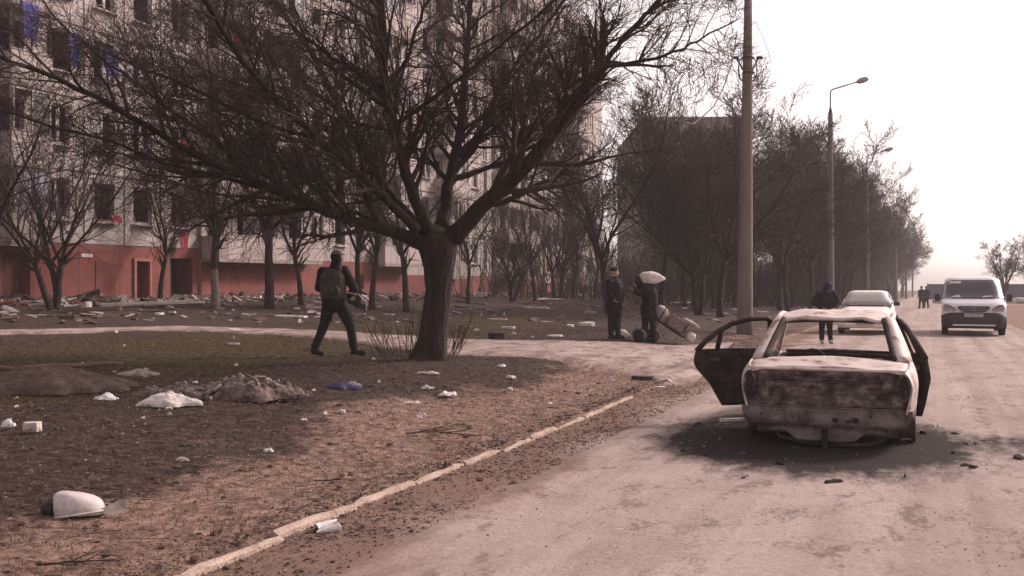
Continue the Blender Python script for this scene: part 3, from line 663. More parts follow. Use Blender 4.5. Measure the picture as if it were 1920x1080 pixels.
for k, (ya, yb, zr) in enumerate(SEC):
    u0, u1 = uY(ya), uY(yb); mb = MB(); off = [0, -.12, .08, -.05][k]
    def q(a, b, c, d, m=0, y=off): mb.add([(a, y, c), (b, y, c), (b, y, d), (a, y, d)], [(0, 1, 2, 3)], m)
    for bt, bu, bw in bays[k]:
        for fl in range(NF):
            z0 = zr + fl * FH; z1 = z0 + FH
            if bt in 'wtp':
                w = WD if bt != 't' else .8; sill = z0 + .92 if bt != 't' else z0 + .35; h = WH if bt != 't' else 2.0
                c = bu + bw / 2
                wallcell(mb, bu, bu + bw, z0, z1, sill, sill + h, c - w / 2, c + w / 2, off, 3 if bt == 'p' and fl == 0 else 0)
                wins.append((k, bt, c, sill, w, h, off, fl))
            elif bt == 'l':
                n = max(1, round(bw / 2.2))
                for i in range(n):
                    a = bu + bw * i / n; b = bu + bw * (i + 1) / n; c = (a + b) / 2
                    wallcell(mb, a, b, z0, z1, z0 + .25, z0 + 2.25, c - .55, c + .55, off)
            else: q(bu, bu + bw, z0, z1)
            # seams of tar between panels, 3 mm proud
        for fl in range(NF):
            z0 = zr + fl * FH
            if bt != 'l' or True:
                jw = rb.uniform(.045, .09)
                mb.add([(bu - jw / 2, off - .006, z0), (bu + jw / 2, off - .006, z0), (bu + jw / 2, off - .006, z0 + FH), (bu - jw / 2, off - .006, z0 + FH)], [(0, 1, 2, 3)], 1)
    for fl in range(NF):
        z0 = zr + fl * FH; mb.add([(u0, off - .009, z0 - .04), (u1, off - .009, z0 - .04), (u1, off - .009, z0 + .05), (u0, off - .009, z0 + .05)], [(0, 1, 2, 3)], 1)
    zt = zr + NF * FH; D = 12
    mb.add([(u0, off, zt), (u1, off, zt), (u1, off, zt + 1), (u0, off, zt + 1)], [(0, 1, 2, 3)], 0)
    mb.add([(u0, off, zt + 1), (u1, off, zt + 1), (u1, D, zt + 1), (u0, D, zt + 1)], [(0, 1, 2, 3)], 1)
    mb.add([(u1, off, -2), (u1, D, -2), (u1, D, zt + 1), (u1, off, zt + 1)], [(0, 1, 2, 3)], 0)
    mb.add([(u0, off, -2), (u0, D, -2), (u0, D, zt + 1), (u0, off, zt + 1)], [(3, 2, 1, 0)], 0)
    mb.add([(u0, D, -2), (u1, D, -2), (u1, D, zt + 1), (u0, D, zt + 1)], [(3, 2, 1, 0)], 0)
    mb.obj('wall', [M['wall'], M['seam'], M['room'], M['wallwarm']], BLD)
    # red base, a little proud of the panels, with recesses in the first section
    pb = MB(); y = off - .03
    def pq(a, b, c, d, yy=y, m=0): pb.add([(a, yy, c), (b, yy, c), (b, yy, d), (a, yy, d)], [(0, 1, 2, 3)], m)
    zb = -2.0
    holes = []
    if k == 0:
        U = lambda px: uY(px2Y(px))
        holes = [(U(253), U(277), .9, 2.45, .35), (U(318), U(360), .7, 2.62, 1.5), (U(2), U(56), .6, 2.65, .5)]
        holes.sort()
    if k == 1: holes = [(uY(54.0), uY(54.8), 1.2, 2.0, .6), (uY(56.5), uY(57.2), 1.2, 2.0, .6)]
    if k == 2: holes = [(uY(75.5), uY(76.6), 0, 1.6, .6)]
    cur = u0
    for a, b, c, d, dp in holes:
        pq(cur, a, zb, zr); pq(a, b, zb, c); pq(a, b, d, zr); cur = b
        pb.add([(a, y, c), (b, y, c), (b, y, d), (a, y, d), (a, y + dp, c), (b, y + dp, c), (b, y + dp, d), (a, y + dp, d)], [(0, 1, 5, 4), (1, 2, 6, 5), (2, 3, 7, 6), (3, 0, 4, 7)], 0)
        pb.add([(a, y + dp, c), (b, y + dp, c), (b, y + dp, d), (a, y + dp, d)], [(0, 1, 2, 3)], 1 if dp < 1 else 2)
    pq(cur, u1, zb, zr)
    pb.add([(u0, y, zr), (u1, y, zr), (u1, y + .03, zr), (u0, y + .03, zr)], [(0, 1, 2, 3)], 0)
    for i in range(int((u1 - u0) / 2.1)):
        a = u0 + 2.1 * (i + 1)
        if not any(h[0] - .1 < a < h[1] + .1 for h in holes): pb.add([(a - .02, y - .004, zb), (a + .02, y - .004, zb), (a + .02, y - .004, zr), (a - .02, y - .004, zr)], [(0, 1, 2, 3)], 3)
    pb.obj('plinth', [M['plinth'], M['plinthdark'], M['room'], M['seam']], BLD)
U = lambda px: uY(px2Y(px))
# frames round the basement doorways and the bricked panel
mb = MB()
for px0, px1, z0, z1 in ((253, 277, .9, 2.45),):
    a, b = U(px0), U(px1)
    mb.box((a - .07, -.07, (z0 + z1) / 2), (.12, .08, z1 - z0)); mb.box((b + .07, -.07, (z0 + z1) / 2), (.12, .08, z1 - z0)); mb.box(((a + b) / 2, -.075, z1 + .06), (b - a + .3, .09, .12))
o = mb.obj('door_surround', mat('pale_red_trim', (.36, .15, .12), .9, (.25, .09, .07), 4), BLD)
mb = MB(); a, b = U(178), U(216); mb.box(((a + b) / 2, -.045, 1.75), (b - a, .03, 1.35)); mb.obj('bricked_opening', M['plinthdark'] if False else mat('red_infill', (.22, .07, .06), .9, (.16, .05, .045), 3), BLD)
mb = MB(); a = U(5); mb.box((a + .55, .38, 1.6), (.95, .06, 2.0)); d = mb.obj('door', mat('maroon_door', (.085, .022, .026), .7, (.12, .035, .035), 3), BLD)
hb = MB(); hb.box((a + .9, .33, 1.6), (.04, .05, .14)); hb.obj('handle', M['steel'], d)
mb = MB(); a = U(318); mb.add([(a + .15, .1, .7), (a + .95, .6, .7), (a + .95, .6, 2.35), (a + .15, .1, 2.35), (a + .15, .15, .7), (a + .95, .65, .7), (a + .95, .65, 2.35), (a + .15, .15, 2.35)], [(0, 1, 2, 3), (7, 6, 5, 4), (0, 3, 7, 4), (1, 5, 6, 2), (3, 2, 6, 7)]); mb.obj('broken_door', M['darksteel'], BLD)
mb = MB(); mb.box((U(161), -.045, 2.62), (.55, .03, .13)); mb.obj('address_plate', M['white'], BLD)
# windows as parts: casement frame with a pane or torn-out glass, sill
def score(k, u, z):
    Y = Y0 + u * BC; py = HZ - (z - CH) * F / Y; return (0 if py < -30 else 1000) + 2000 / Y
wins.sort(key=lambda w: -score(w[0], w[2], w[3] + .7))
protos_w = {}
def frame_mb(w, h, var):
    mb = MB(); t = .085; d = .05
    for x in (-w / 2 + t / 2, w / 2 - t / 2): mb.box((x, 0, h / 2), (t, d, h))
    for z in (t / 2, h - t / 2): mb.box((0, 0, z), (w - 2 * t, d, t))
    if var != 3: mb.box((.08 if var % 2 else -.06, 0, h / 2), (t, d, h - 2 * t))
    if var == 1:   # one sash swung outwards
        V = MB(); V.box((.2, 0, h / 2), (.04, .035, h - .2)); 
        for x in (0, .38): mb.box((-w / 2 + .06 + x * .35, -x * .9, h / 2), (.04, .035, h - .16))
        mb.beam((-w / 2 + .06, 0, .1), (-w / 2 + .19, -.34, .1), .04, .035, (0, 0, 1)); mb.beam((-w / 2 + .06, 0, h - .1), (-w / 2 + .19, -.34, h - .1), .04, .035, (0, 0, 1))
    return mb
def sill_mb(w):
    mb = MB(); mb.add([(-w / 2 - .06, -.20, -.05), (w / 2 + .06, -.20, -.05), (w / 2 + .06, 0.0, -.005), (-w / 2 - .06, 0.0, -.005), (-w / 2 - .06, -.20, -.08), (w / 2 + .06, -.20, -.08), (w / 2 + .06, 0.0, -.08), (-w / 2 - .06, 0.0, -.08)], [(0, 1, 2, 3), (7, 6, 5, 4), (0, 4, 5, 1), (1, 5, 6, 2), (3, 7, 4, 0), (2, 6, 7, 3)]); return mb
def pane_mb(w, h, var):
    mb = MB()
    if var == 0: mb.add([(-w / 2 + .05, .0, .05), (-.09, .0, .05), (-.09, .0, h - .05), (-w / 2 + .05, .0, h - .05)], [(0, 1, 2, 3)])
    if var == 2: mb.add([(-.03, 0, .05), (w / 2 - .05, 0, .05), (w / 2 - .05, 0, .5), (.2, 0, .35), (.1, 0, .9), (-.03, 0, 1.1)], [(0, 1, 2, 3, 4, 5)])
    if var in (1, 3): mb.add([(-w / 2 + .05, 0, .05), (-w / 2 + .3, 0, .05), (-w / 2 + .12, 0, .5), (-w / 2 + .05, 0, .9)], [(0, 1, 2, 3)])
    return mb
meshes = {}
def make_window(name, w, h, var, fm):
    key = (round(w, 2), round(h, 2), var, fm)
    if key not in meshes:
        a = frame_mb(w, h, var); b = sill_mb(w); c = pane_mb(w, h, var)
        meshes[key] = [rawmesh('window_frame', a.v, a.f), rawmesh('window_sill', b.v, b.f), rawmesh('window_pane', c.v, c.f)]
        meshes[key][0].materials.append(M['frame'] if fm else M['frameold']); meshes[key][1].materials.append(M['frame']); meshes[key][2].materials.append(M['pane'])
    return meshes[key]
rw_ = random.Random(13); rest = MB()
FIX = {}
for i, (k, bt, u, z, w, h, off, fl) in enumerate(wins):
    var = rw_.randrange(4); fm = rw_.random() < .6
    if i < 88:
        fr, si, pa = make_window('w', w, h, var, fm)
        o = bpy.data.objects.new('window', fr); COL.objects.link(o); o.parent = BLD; o.location = (u, off + .11, z)
        s = bpy.data.objects.new('sill', si); COL.objects.link(s); s.parent = o; s.location = (0, -.11, 0)
        p = bpy.data.objects.new('pane', pa); COL.objects.link(p); p.parent = o; p.location = (0, 0, 0)
    else:
        a = frame_mb(w, h, 3); rest.add([(p[0] + u, p[1] + off + .15, p[2] + z) for p in a.v], a.f)
        b = sill_mb(w); rest.add([(p[0] + u, p[1] + off, p[2] + z) for p in b.v], b.f)
o = rest.obj('window', M['frame'], BLD); o['kind'] = 'stuff'
# loggias: projecting slabs, parapet of sheets, sides, some glazing
ib = 0
for k, (ya, yb, zr) in enumerate(SEC):
    off = [0, -.12, .08, -.05][k]
    for bt, bu, bw in bays[k]:
        if bt != 'l': continue
        for fl in range(NF):
            Yc = Y0 + (bu + bw / 2) * BC
            zf = zr + fl * FH - .04; pyf = HZ - (zf - CH) * F / Yc
            if pyf < -60: continue
            mb = MB(); D = .95
            mb.box((bu + bw / 2, off - D / 2 - .012, zf - .07), (bw, D, .14), mi=1)
            dark = k == 2 and bw > 5 and fl == 0
            n = int(bw / .62); 
            for i in range(n):
                c = bu + (i + .5) * bw / n; ww = bw / n - .02 
                mb.box((c, off - D + rb.uniform(-.01, .01), zf + .52 + rb.uniform(-.012, .012)), (ww, .03, 1.02), mi=3 if dark else (0 if rb.random() < .85 else 1))
            mb.box((bu + bw / 2, off - D, zf + 1.06), (bw + .04, .09, .05), mi=1)
            for x in (bu + .05, bu + bw - .05): mb.box((x, off - D / 2 + .01, zf + .5), (.06, D - .06, 1.0), mi=0); mb.box((x, off - D + .06, zf + 1.8), (.06, .06, 1.45), mi=1)
            b = mb.obj('balcony', [M['balc'], M['concrete'], M['room'], M['frameold']], BLD)
            g = MB(); m = max(2, int(bw / .8)); typ = rb.random(); blue = (k == 0 and fl == 0 and abs(bu - (uY(35.65) - bw)) < .3)
            for i in range(m + 1): g.box((bu + .1 + (bw - .2) * i / m, off - D, zf + 1.78), (.05, .05, 1.34))
            g.box((bu + bw / 2, off - D, zf + 2.47), (bw, .06, .06)); g.obj('glazing_frame', M['frame'] if typ < .5 else M['frameold'], b)
            g = MB()
            for i in range(m):
                if rb.random() < (.25 if not blue else .9):
                    a0 = bu + .125 + (bw - .2) * i / m; a1 = bu + .075 + (bw - .2) * (i + 1) / m
                    g.add([(a0, off - D, zf + 1.1), (a1, off - D, zf + 1.1), (a1, off - D, zf + 2.44), (a0, off - D, zf + 2.44)], [(0, 1, 2, 3)])
            if g.v: g.obj('glazing', M['balcblue'] if blue else M['pane'], b)
# cloths hanging from the block
def bl(u, y, z): return BLD.matrix_basis @ Vector((u, y, z))
bpy.context.view_layer.update()
def cloth(name, px, pyt, pyb, wpx, m, label):
    Y = px2Y(px); u = uY(Y); s = F / Y; zt = CH - (pyt - HZ) / s; zb = CH - (pyb - HZ) / s; w = wpx / s / .55
    V = []; nu, nz = 9, 12; rr = random.Random(int(px))
    for j in range(nz):
        for i in range(nu):
            t = i / (nu - 1) - .5; h = j / (nz - 1)
            V.append((t * w * (1 - .25 * h) + .05 * math.sin(h * 5 + px), -.04 * math.sin(i * 2.4 + h * 2) - .10 * h - .05, -(zt - zb) * h + .03 * math.sin(i * 1.7)))
    f = [(j * nu + i, j * nu + i + 1, (j + 1) * nu + i + 1, (j + 1) * nu + i) for j in range(nz - 1) for i in range(nu - 1)]
    o = link(name, rawmesh(name, V, f), m, smooth=True); md = o.modifiers.new('thick', 'SOLIDIFY'); md.thickness = .012
    yo = -1.1 if abs(px - 5) < 20 else -.2
    o.location = bl(u, yo, zt); o.rotation_euler = (0, 0, math.pi / 2 - BA); props(o, label, 'cloth')
cloth('hanging_cloth', 6, 12, 80, 22, M['blue'], 'blue cloth hanging at the far left edge of the block high up')
cloth('hanging_cloth', 128, 62, 128, 16, M['blue'], 'narrow dark blue cloth hanging from an upper window, left of the other blue one')
cloth('hanging_cloth', 197, 92, 146, 24, M['blue'], 'wide blue cloth hanging from an upper window at the left')
cloth('hanging_cloth', 436, 30, 88, 20, M['red'], 'large dark red cloth hanging high above the slatted balcony')
cloth('hanging_cloth', 336, 262, 312, 12, M['red'], 'small red cloth hanging below a second-floor window')
cloth('hanging_cloth', 334, 436, 468, 14, M['red'], 'red cloth spilling down below the ground-floor window by the black doorway')
cloth('hanging_cloth', 206, 404, 418, 14, M['red'], 'short pinkish red rag over the sill of a ground-floor window')
# far block
FB = empty('far_apartment_block', (20.6, 158, 0), 0, 'tall dark apartment block far behind the bare trees', 'building')
zt = CH + (525 - 222) / (F / 158); mb = MB(); mb.box((7.8, 20, zt / 2 - 3), (15.6, 40, zt + 6)); mb.obj('wall', M['far'], FB)
mb = MB(); mb.box((7.8, 20, zt + .12), (15.9, 40.3, .24)); mb.obj('roof', M['seam'], FB)
for fl in range(8):
    for i in range(4):
        mb = MB(); mb.box((2.2 + i * 3.7, -.02, 1.5 + fl * 2.9), (1.3, .06, 1.4)); mb.obj('window', M['room'], FB)
# far fence at the right, left and right of the van
o = MB()
yF = 125; zf = hgt(pt(1900, yF), yF)
FN = empty('sheet_fence', (pt(1740, yF), yF, hgt(pt(1740, yF), yF)), 0, 'long dark bluish sheet fence far across the road behind the van', 'fence')
mb = MB(); L = pt(2250, yF) - pt(1740, yF)
for i in range(int(L / 2.5)): mb.box((i * 2.5 + 1.25, .02 * (i % 2), 1.25), (2.46, .06, 1.9))
mb.obj('panel', M['farblue'], FN)
for i in range(int(L / 2.5) + 1): mb = MB(); mb.box((i * 2.5, .09, 1.15), (.1, .1, 2.3)); mb.obj('post', M['darksteel'], FN)
# ------------------------------------------------------------------ poles
def concrete_pole(name, px, topy, Y, label, wb=.39, wt=.24, lamp=False, group=None, lean=.0):
    x = pt(px, Y); g = hgt(x, Y); zt = CH - (topy - HZ) / (F / Y) - g
    e = empty(name, (x, Y, g), 0, label, 'street lamp' if lamp else 'utility pole', group)
    mb = MB(); n = 14; pts = [(lean * i / n * zt, 0, -.2 + (zt + .2) * i / n) for i in range(n + 1)]; rad = [(wb + (wt - wb) * i / n) / 2 for i in range(n + 1)]
    mb.tube(pts, rad, 16); mb.obj('pole', M['polec'], e, True)
    return e, zt
e, zt = concrete_pole('utility_pole', 1396, 0, 30.6, 'nearest tall concrete pole behind the burnt car, with cable brackets and no lamp', .50, .24, lean=.011)
mb = MB()
for z in (zt - 1.75, zt - 2.2): mb.tube([(.11 + math.cos(a) * .17, math.sin(a) * .17, z) for a in [i * .5236 for i in range(13)]], .02, 6)
mb.obj('clamp_band', M['darksteel'], e)
for sgn in (-1, 1):
    mb = MB(); mb.beam((.09 + sgn * .14, 0, zt - 2.1), (.09 + sgn * .32, 0, zt - 1.78), .04, .04, (0, 1, 0)); br = mb.obj('bracket', M['darksteel'], e)
    mb = MB(); mb.tube([(.09 + sgn * .28, 0, zt - 1.80), (.09 + sgn * .31, 0, zt - 1.74), (.09 + sgn * .42, 0, zt - 1.74), (.09 + sgn * .45, 0, zt - 1.80)], [.035, .05, .05, .02], 8); mb.obj('insulator', M['darksteel'], br)
    mb = MB(); mb.tube([(.09 + sgn * (.15 + .13 * math.sin(a)), -.02, zt - 2.45 + .35 * (1 - math.cos(a)) / 1.0) for a in [i * .35 for i in range(10)]], .018, 5); mb.obj('cable_loop', M['strap'], e)
mb = MB(); mb.tube([(.11, 0, zt - .02), (.11, 0, zt + .12), (.11, 0, zt + .32)], [.12, .09, .03], 10); mb.obj('cap', M['polec'], e)
mb = MB(); mb.tube([(.1 + .1 * math.sin(i) , -.02, zt - .65) for i in (0, .8, 1.6)] + [(.35, 0, zt - .70), (.55, 0, zt - 1.1), (.75, .1, zt - 1.55), (.86, .2, zt - 1.9)], .008, 4); mb.obj('loose_wire', M['strap'], e)
def cable(name, p, q, sag, label, r=.012, grp=None):
    P = [Vector(p).lerp(Vector(q), i / 24) - Vector((0, 0, sag * 4 * (i / 24) * (1 - i / 24))) for i in range(25)]
    mb = MB(); mb.tube([a - P[0] for a in P], r, 5); o = mb.obj(name, M['strap']); o.location = P[0]; props(o, label, 'cable', grp)
mb = MB(); P = [inv(*q, 29.5) for q in [(1382, 62), (1372, 120), (1355, 168), (1338, 200), (1318, 218), (1300, 232), (1288, 230)]]; 
mb.tube([a - P[0] for a in P], .020, 5); o = mb.obj('loose_cable', M['frame']); o.location = P[0]; props(o, 'thick pale broken cable drooping left from the nearest concrete pole', 'cable')
def lamp_post(px, topy, Y, label, armpx, w=1):
    e, zt = concrete_pole('street_lamp', px, topy, Y, label, .42, .24, True)
    s = F / Y; ax = armpx / s; zz = 65 * 36 / 36 / 1; H1 = 1.15; H2 = 1.95
    mb = MB(); mb.tube([(0, 0, zt - .3), (0, 0, zt + H1 * .9), (.03, 0, zt + H1), (.12, 0, zt + H1 + .08), (ax * .72, 0, zt + H1 + .48)], .042, 8); arm = mb.obj('arm', M['steel'], e, True)
    mb = MB(); a = Vector((ax * .68, 0, zt + H1 + .45)); b = Vector((ax, 0, zt + H1 + .66)); d = b - a
    mb.tube([a, a + d * .12, a + d * .35, a + d * .8, b], [.05, .11, .16, .14, .05], 10); mb.obj('lamp_head', M['steel'], arm, True)
    mb = MB(); mb.tube([(0, 0, zt - .15), (0, 0, zt + .05), (0, 0, zt + .3)], [.12, .10, .04], 10); mb.obj('cap', M['darksteel'], e)
lamp_post(1557, 212, 52.5, 'dark-topped concrete street lamp, second pole from the camera', 72)
lamp_post(1625, 322, 77, 'third pole from the camera, street lamp arching over the road', 50)
lamp_post(1699, 448, 172, 'small distant street lamp left of the leftmost far trees', 18)
lamp_post(1680, 415, 125, 'distant street lamp half lost in the grove, fourth pole from the camera', 24)
lamp_post(1711, 472, 215, 'farthest small street lamp at the end of the grove', 14)
# ------------------------------------------------------------------ the burnt-out car (x right, y forward from the tail, z up)
CAR = empty('burnt_car', (CARP[0], CARP[1], hgt(*CARP)), -CA + R(1.0), 'burnt-out saloon car with scorched tail, no glass and both rear doors hanging open', 'car')
HW = .865; LEN = 4.15
AX = (.86, 3.38); AZ = .30; AR = .335
def zsh(y):  return pl([(0, .80), (.5, .86), (1.2, .87), (2.6, .83), (3.2, .76), (3.5, .73), (4.15, .58)], y)
def hwy(y):  return HW * pl([(0, .93), (.35, .99), (1, 1), (3, 1), (3.7, .97), (4.15, .86)], y)
def zbot(y): return pl([(0, .38), (.45, .36), (.6, .16), (1.2, .14), (3, .14), (4.15, .18)], y)
DOOR = (1.22, 2.12)
def side_panel(sgn, y0, y1, m, name):
    ny = max(2, int((y1 - y0) / .04)); nz = 18; V = []; keep = {}
    for i in range(ny + 1):
        y = y0 + (y1 - y0) * i / ny
        for j in range(nz + 1):
            t = j / nz; zb, zt = zbot(y), zsh(y); z = zb + (zt - zb) * t; w = hwy(y)
            x = w * (1 - .07 * (1 - t) ** 2 - .105 * (max(0, t - .5) / .5) ** 2.4) + .006 * n3((y, z, sgn), 3)
            yy, z2 = y, z; ins = False
            for a in AX:
                d = math.hypot(y - a, z - AZ)
                if d < AR:
                    ins = True
                    if d > 1e-6: yy, z2 = a + (y - a) / d * AR, AZ + (z - AZ) / d * AR
            V.append((sgn * x, yy, z2)); keep[len(V) - 1] = ins
    f = []
    for i in range(ny):
        for j in range(nz):
            q = (i * (nz + 1) + j, (i + 1) * (nz + 1) + j, (i + 1) * (nz + 1) + j + 1, i * (nz + 1) + j + 1)
            if not all(keep[k] for k in q): f.append(q if sgn > 0 else q[::-1])
    o = link(name, rawmesh(name, V, f), m, CAR, True); s = o.modifiers.new('sheet', 'SOLIDIFY'); s.thickness = .02; s.offset = -1
    return o
for sgn in (-1, 1):
    side_panel(sgn, 0.0, DOOR[0], M['ash'], 'quarter_panel')
    side_panel(sgn, DOOR[1], 3.02, M['burnt'], 'front_door')
    side_panel(sgn, 3.03, LEN, M['ash'], 'front_wing')
# trunk deck and bonnet
def deck(y0, y1, m, name, crown=.03, dy=.05):
    ny = max(2, int((y1 - y0) / dy)); nx = 20; V = []
    for i in range(ny + 1):
        y = y0 + (y1 - y0) * i / ny
        for j in range(nx + 1):
            t = 2 * j / nx - 1; w = hwy(y) * .898
            V.append((t * w, y, zsh(y) + crown * (1 - t * t) + .010 * n3((t, y, 0), 2.5) - .018 * abs(t) ** 7))
    f = [(i * (nx + 1) + j, i * (nx + 1) + j + 1, (i + 1) * (nx + 1) + j + 1, (i + 1) * (nx + 1) + j) for i in range(ny) for j in range(nx)]
    o = link(name, rawmesh(name, V, f), m, CAR, True); s = o.modifiers.new('sheet', 'SOLIDIFY'); s.thickness = .02; s.offset = -1; return o
deck(.0, .60, M['ash'], 'trunk_deck', .035)
deck(3.25, LEN, M['ash'], 'bonnet', .05)
# tail: upper scorched lid face, lower grey valance
def tailface(z0, z1, m, name, y_of, pattern=None, nz=16, inset=0.0, zb_fn=None, wf=1.0):
    nx = 44; V = []
    for j in range(nz + 1):
        for i in range(nx + 1):
            t = 2 * i / nx - 1; u = j / nz
            za = zb_fn(t) if zb_fn else z0; z = za + (z1 - za) * u
            w = HW * .93 * wf * (1 - .055 * (1 - (z - .15) / .65) ** 2) * (1 - .16 * sstep(.34, .1, z)) * (1 - .15 * sstep(.66, .80, z) ** 1.6)
            yb = .0 + .16 * abs(t) ** 5
            V.append((t * w, y_of(t, z) + yb * .55 + .020 * n3((t * 2, z * 3, 1), 2.4) + .009 * n3((t, z, 5), 9), z))
    f = [(j * (nx + 1) + i, j * (nx + 1) + i + 1, (j + 1) * (nx + 1) + i + 1, (j + 1) * (nx + 1) + i) for j in range(nz) for i in range(nx)]
    o = link(name, rawmesh(name, V, f), m, CAR, True); s = o.modifiers.new('sheet', 'SOLIDIFY'); s.thickness = .02; s.offset = 1; return o
tail = tailface(.43, .795, M['scorch'], 'trunk_lid', lambda t, z: -.01 + .03 * (z - .43) + (.028 if abs(t) < .7 and .5 < z < .74 else 0), wf=.97)
def vb(t): return .085 + .085 * sstep(.42, .56, abs(t)) + .07 * sstep(.86, 1, abs(t))
tailface(.1, .415, M['valance'], 'rear_valance', lambda t, z: -.035 + .05 * sstep(.27, .22, z) + .012 * math.sin(t * 9) * (z > .3), zb_fn=vb)
mb = MB(); mb.tube([(x, -.045 + .09 * (abs(x) / .76) ** 5, .425) for x in [-.76 + 1.52 * i / 24 for i in range(25)]], .009, 6); mb.obj('lid_lip', M['valance'], CAR, True)
mb = MB(); mb.tube([(x, -.02 + .09 * (abs(x) / .78) ** 5, .805) for x in [-.73 + 1.46 * i / 24 for i in range(25)]], .016, 8); mb.obj('deck_edge', M['ash'], CAR, True)
for x, w in ((-.715, .052), (.715, .056)):       # empty oval lamp apertures
    mb = MB(); P = [(x + w * math.cos(a), -.022, .645 + .125 * math.sin(a)) for a in [i * .2618 for i in range(25)]]
    mb.tube(P, .014, 6, mi=1); mb.add([(x + w * math.cos(a), -.028, .645 + .125 * math.sin(a)) for a in [i * .2618 for i in range(24)]], [tuple(range(24))], 0)
    mb.tube([(x + .02, -.03, .56), (x + .015, -.04, .62)], .012, 5, mi=1)
    mb.obj('lamp_aperture', [M['strap'], M['scorch']], CAR)
# details stamped on the tail: plate recess folds, holes, tow bracket, hanging bar
mb = MB()
for z in (.70, .52): mb.tube([(-.5 + i * .1, .0 - .006 + .004 * math.sin(i * 2), z + .01 * math.sin(i * 1.3)) for i in range(11)], .009, 5)
for x in (-.52, .50): mb.tube([(x, -.004, .52), (x * .98, -.004, .70)], .009, 5)
mb.obj('plate_recess', M['scorch'], tail, True)
mb = MB()
for x, z, r in ((-.52, .225, .022), (.56, .222, .022), (.10, .31, .03), (.28, .315, .035), (.22, .30, .02), (-.30, .33, .012), (.42, .36, .014), (-.6, .34, .012)):
    mb.ball((x, -.058, z), (r, .022, r * .8), 6)
mb.obj('bolt_hole', M['strap'], CAR)
mb = MB(); mb.beam((-.005, -.03, .21), (.0, -.02, .01), .05, .04, (1, 0, 0)); mb.tube([(-.35, .05, .09), (-.2, .02, .06), (.1, .02, .055), (.4, .04, .06), (.55, .1, .12)], .018, 6)
mb.tube([(-.5, .1, .16), (-.42, .05, .10), (-.2, .03, .075)], .014, 6); mb.obj('tow_bracket', M['burnt'], CAR)
# underbody, wheel tubs, rear seat frame, dash
mb = MB(); mb.box((0, 2.1, .19), (1.44, 3.9, .05)); mb.box((0, .06, .45), (1.3, .05, .6)); mb.obj('underbody', M['burnt'], CAR)
mb = MB()
V = []
for i in range(9):
    for j, (y, z) in enumerate([(.62, .80), (.75, .845), (.95, .83), (1.02, .70), (1.1, .45), (1.6, .42)]):
        x = -.66 + 1.32 * i / 8; V.append((x, y + .02 * n3((x, y, 0), 4), z + .025 * n3((x, y, z), 5)))
mb.add(V, [(i * 6 + j, (i + 1) * 6 + j, (i + 1) * 6 + j + 1, i * 6 + j + 1) for i in range(8) for j in range(5)]); o = mb.obj('rear_seat_frame', M['burnt'], CAR, True); s = o.modifiers.new('sheet', 'SOLIDIFY'); s.thickness = .03
for x in (-.34, .34):
    mb = MB()
    mb.tube([(x - .2, 2.2, .35), (x - .2, 2.02, .70), (x - .13, 2.0, .77), (x + .13, 2.0, .77), (x + .2, 2.02, .70), (x + .2, 2.2, .35)], .018, 6)
    for k in range(4): mb.tube([(x - .2, 2.16 - .04 * k, .45 + .1 * k), (x + .2, 2.16 - .04 * k, .45 + .1 * k)], .006, 4)
    mb.box((x, 2.4, .38), (.42, .46, .05)); mb.obj('seat_frame', M['rust'], CAR)
mb = MB(); mb.box((0, 3.1, .64), (1.36, .18, .20)); mb.tube([(-.66, 3.05, .74), (0, 2.98, .755), (.66, 3.05, .74)], .025, 6)
mb.obj('dash_beam', M['burnt'], CAR)
mb = MB(); mb.tube([(-.35 + .17 * math.cos(a), 2.82 + .06 * math.sin(a), .66 + .16 * math.sin(a)) for a in [i * .3927 for i in range(17)]], .012, 6); mb.tube([(-.35, 2.82, .66), (-.35, 3.05, .6)], .02, 6); mb.obj('steering_wheel', M['burnt'], CAR)
# roof and pillars
RZ = 1.325
V = []; nx, ny = 20, 14
for i in range(ny + 1):
    y = 1.18 + 1.42 * i / ny
    for j in range(nx + 1):
        t = 2 * j / nx - 1; w = pl([(1.18, .585), (1.8, .61), (2.6, .585)], y)
        V.append((t * w, y + .05 * t * t * (1 if i == 0 else 0) * 0 + (-.04 * (1 - t * t) if i == 0 else 0), pl([(1.18, 1.255), (1.45, 1.305), (1.9, RZ), (2.35, 1.315), (2.6, 1.275)], y) + .028 * (1 - t * t) + .045 * n3((t * 1.5, y * 1.5, 2), 1.7) * (1 - abs(t) ** 3) + .012 * n3((t * 3, y * 3, 2), 2.7) - .02 * abs(t) ** 6))
f = [(i * (nx + 1) + j, i * (nx + 1) + j + 1, (i + 1) * (nx + 1) + j + 1, (i + 1) * (nx + 1) + j) for i in range(ny) for j in range(nx)]
o = link('roof', rawmesh('roof', V, f), M['ash'], CAR, True); s = o.modifiers.new('sheet', 'SOLIDIFY'); s.thickness = .03; s.offset = -1
mb = MB(); mb.tube([(t * .56, 1.2 - .03 * (1 - t * t), 1.235 + .02 * (1 - t * t)) for t in [-1 + .2 * i for i in range(11)]], .02, 6); mb.obj('roof_header', M['burnt'], CAR, True)
mb = MB(); mb.tube([(t * .56, 2.6, 1.25 + .02 * (1 - t * t)) for t in [-1 + .2 * i for i in range(11)]], .02, 6)
mb.tube([(t * .70, 3.2 + .05 * (1 - t * t), .775) for t in [-1 + .2 * i for i in range(11)]], .02, 6); mb.obj('windscreen_frame', M['burnt'], CAR, True)
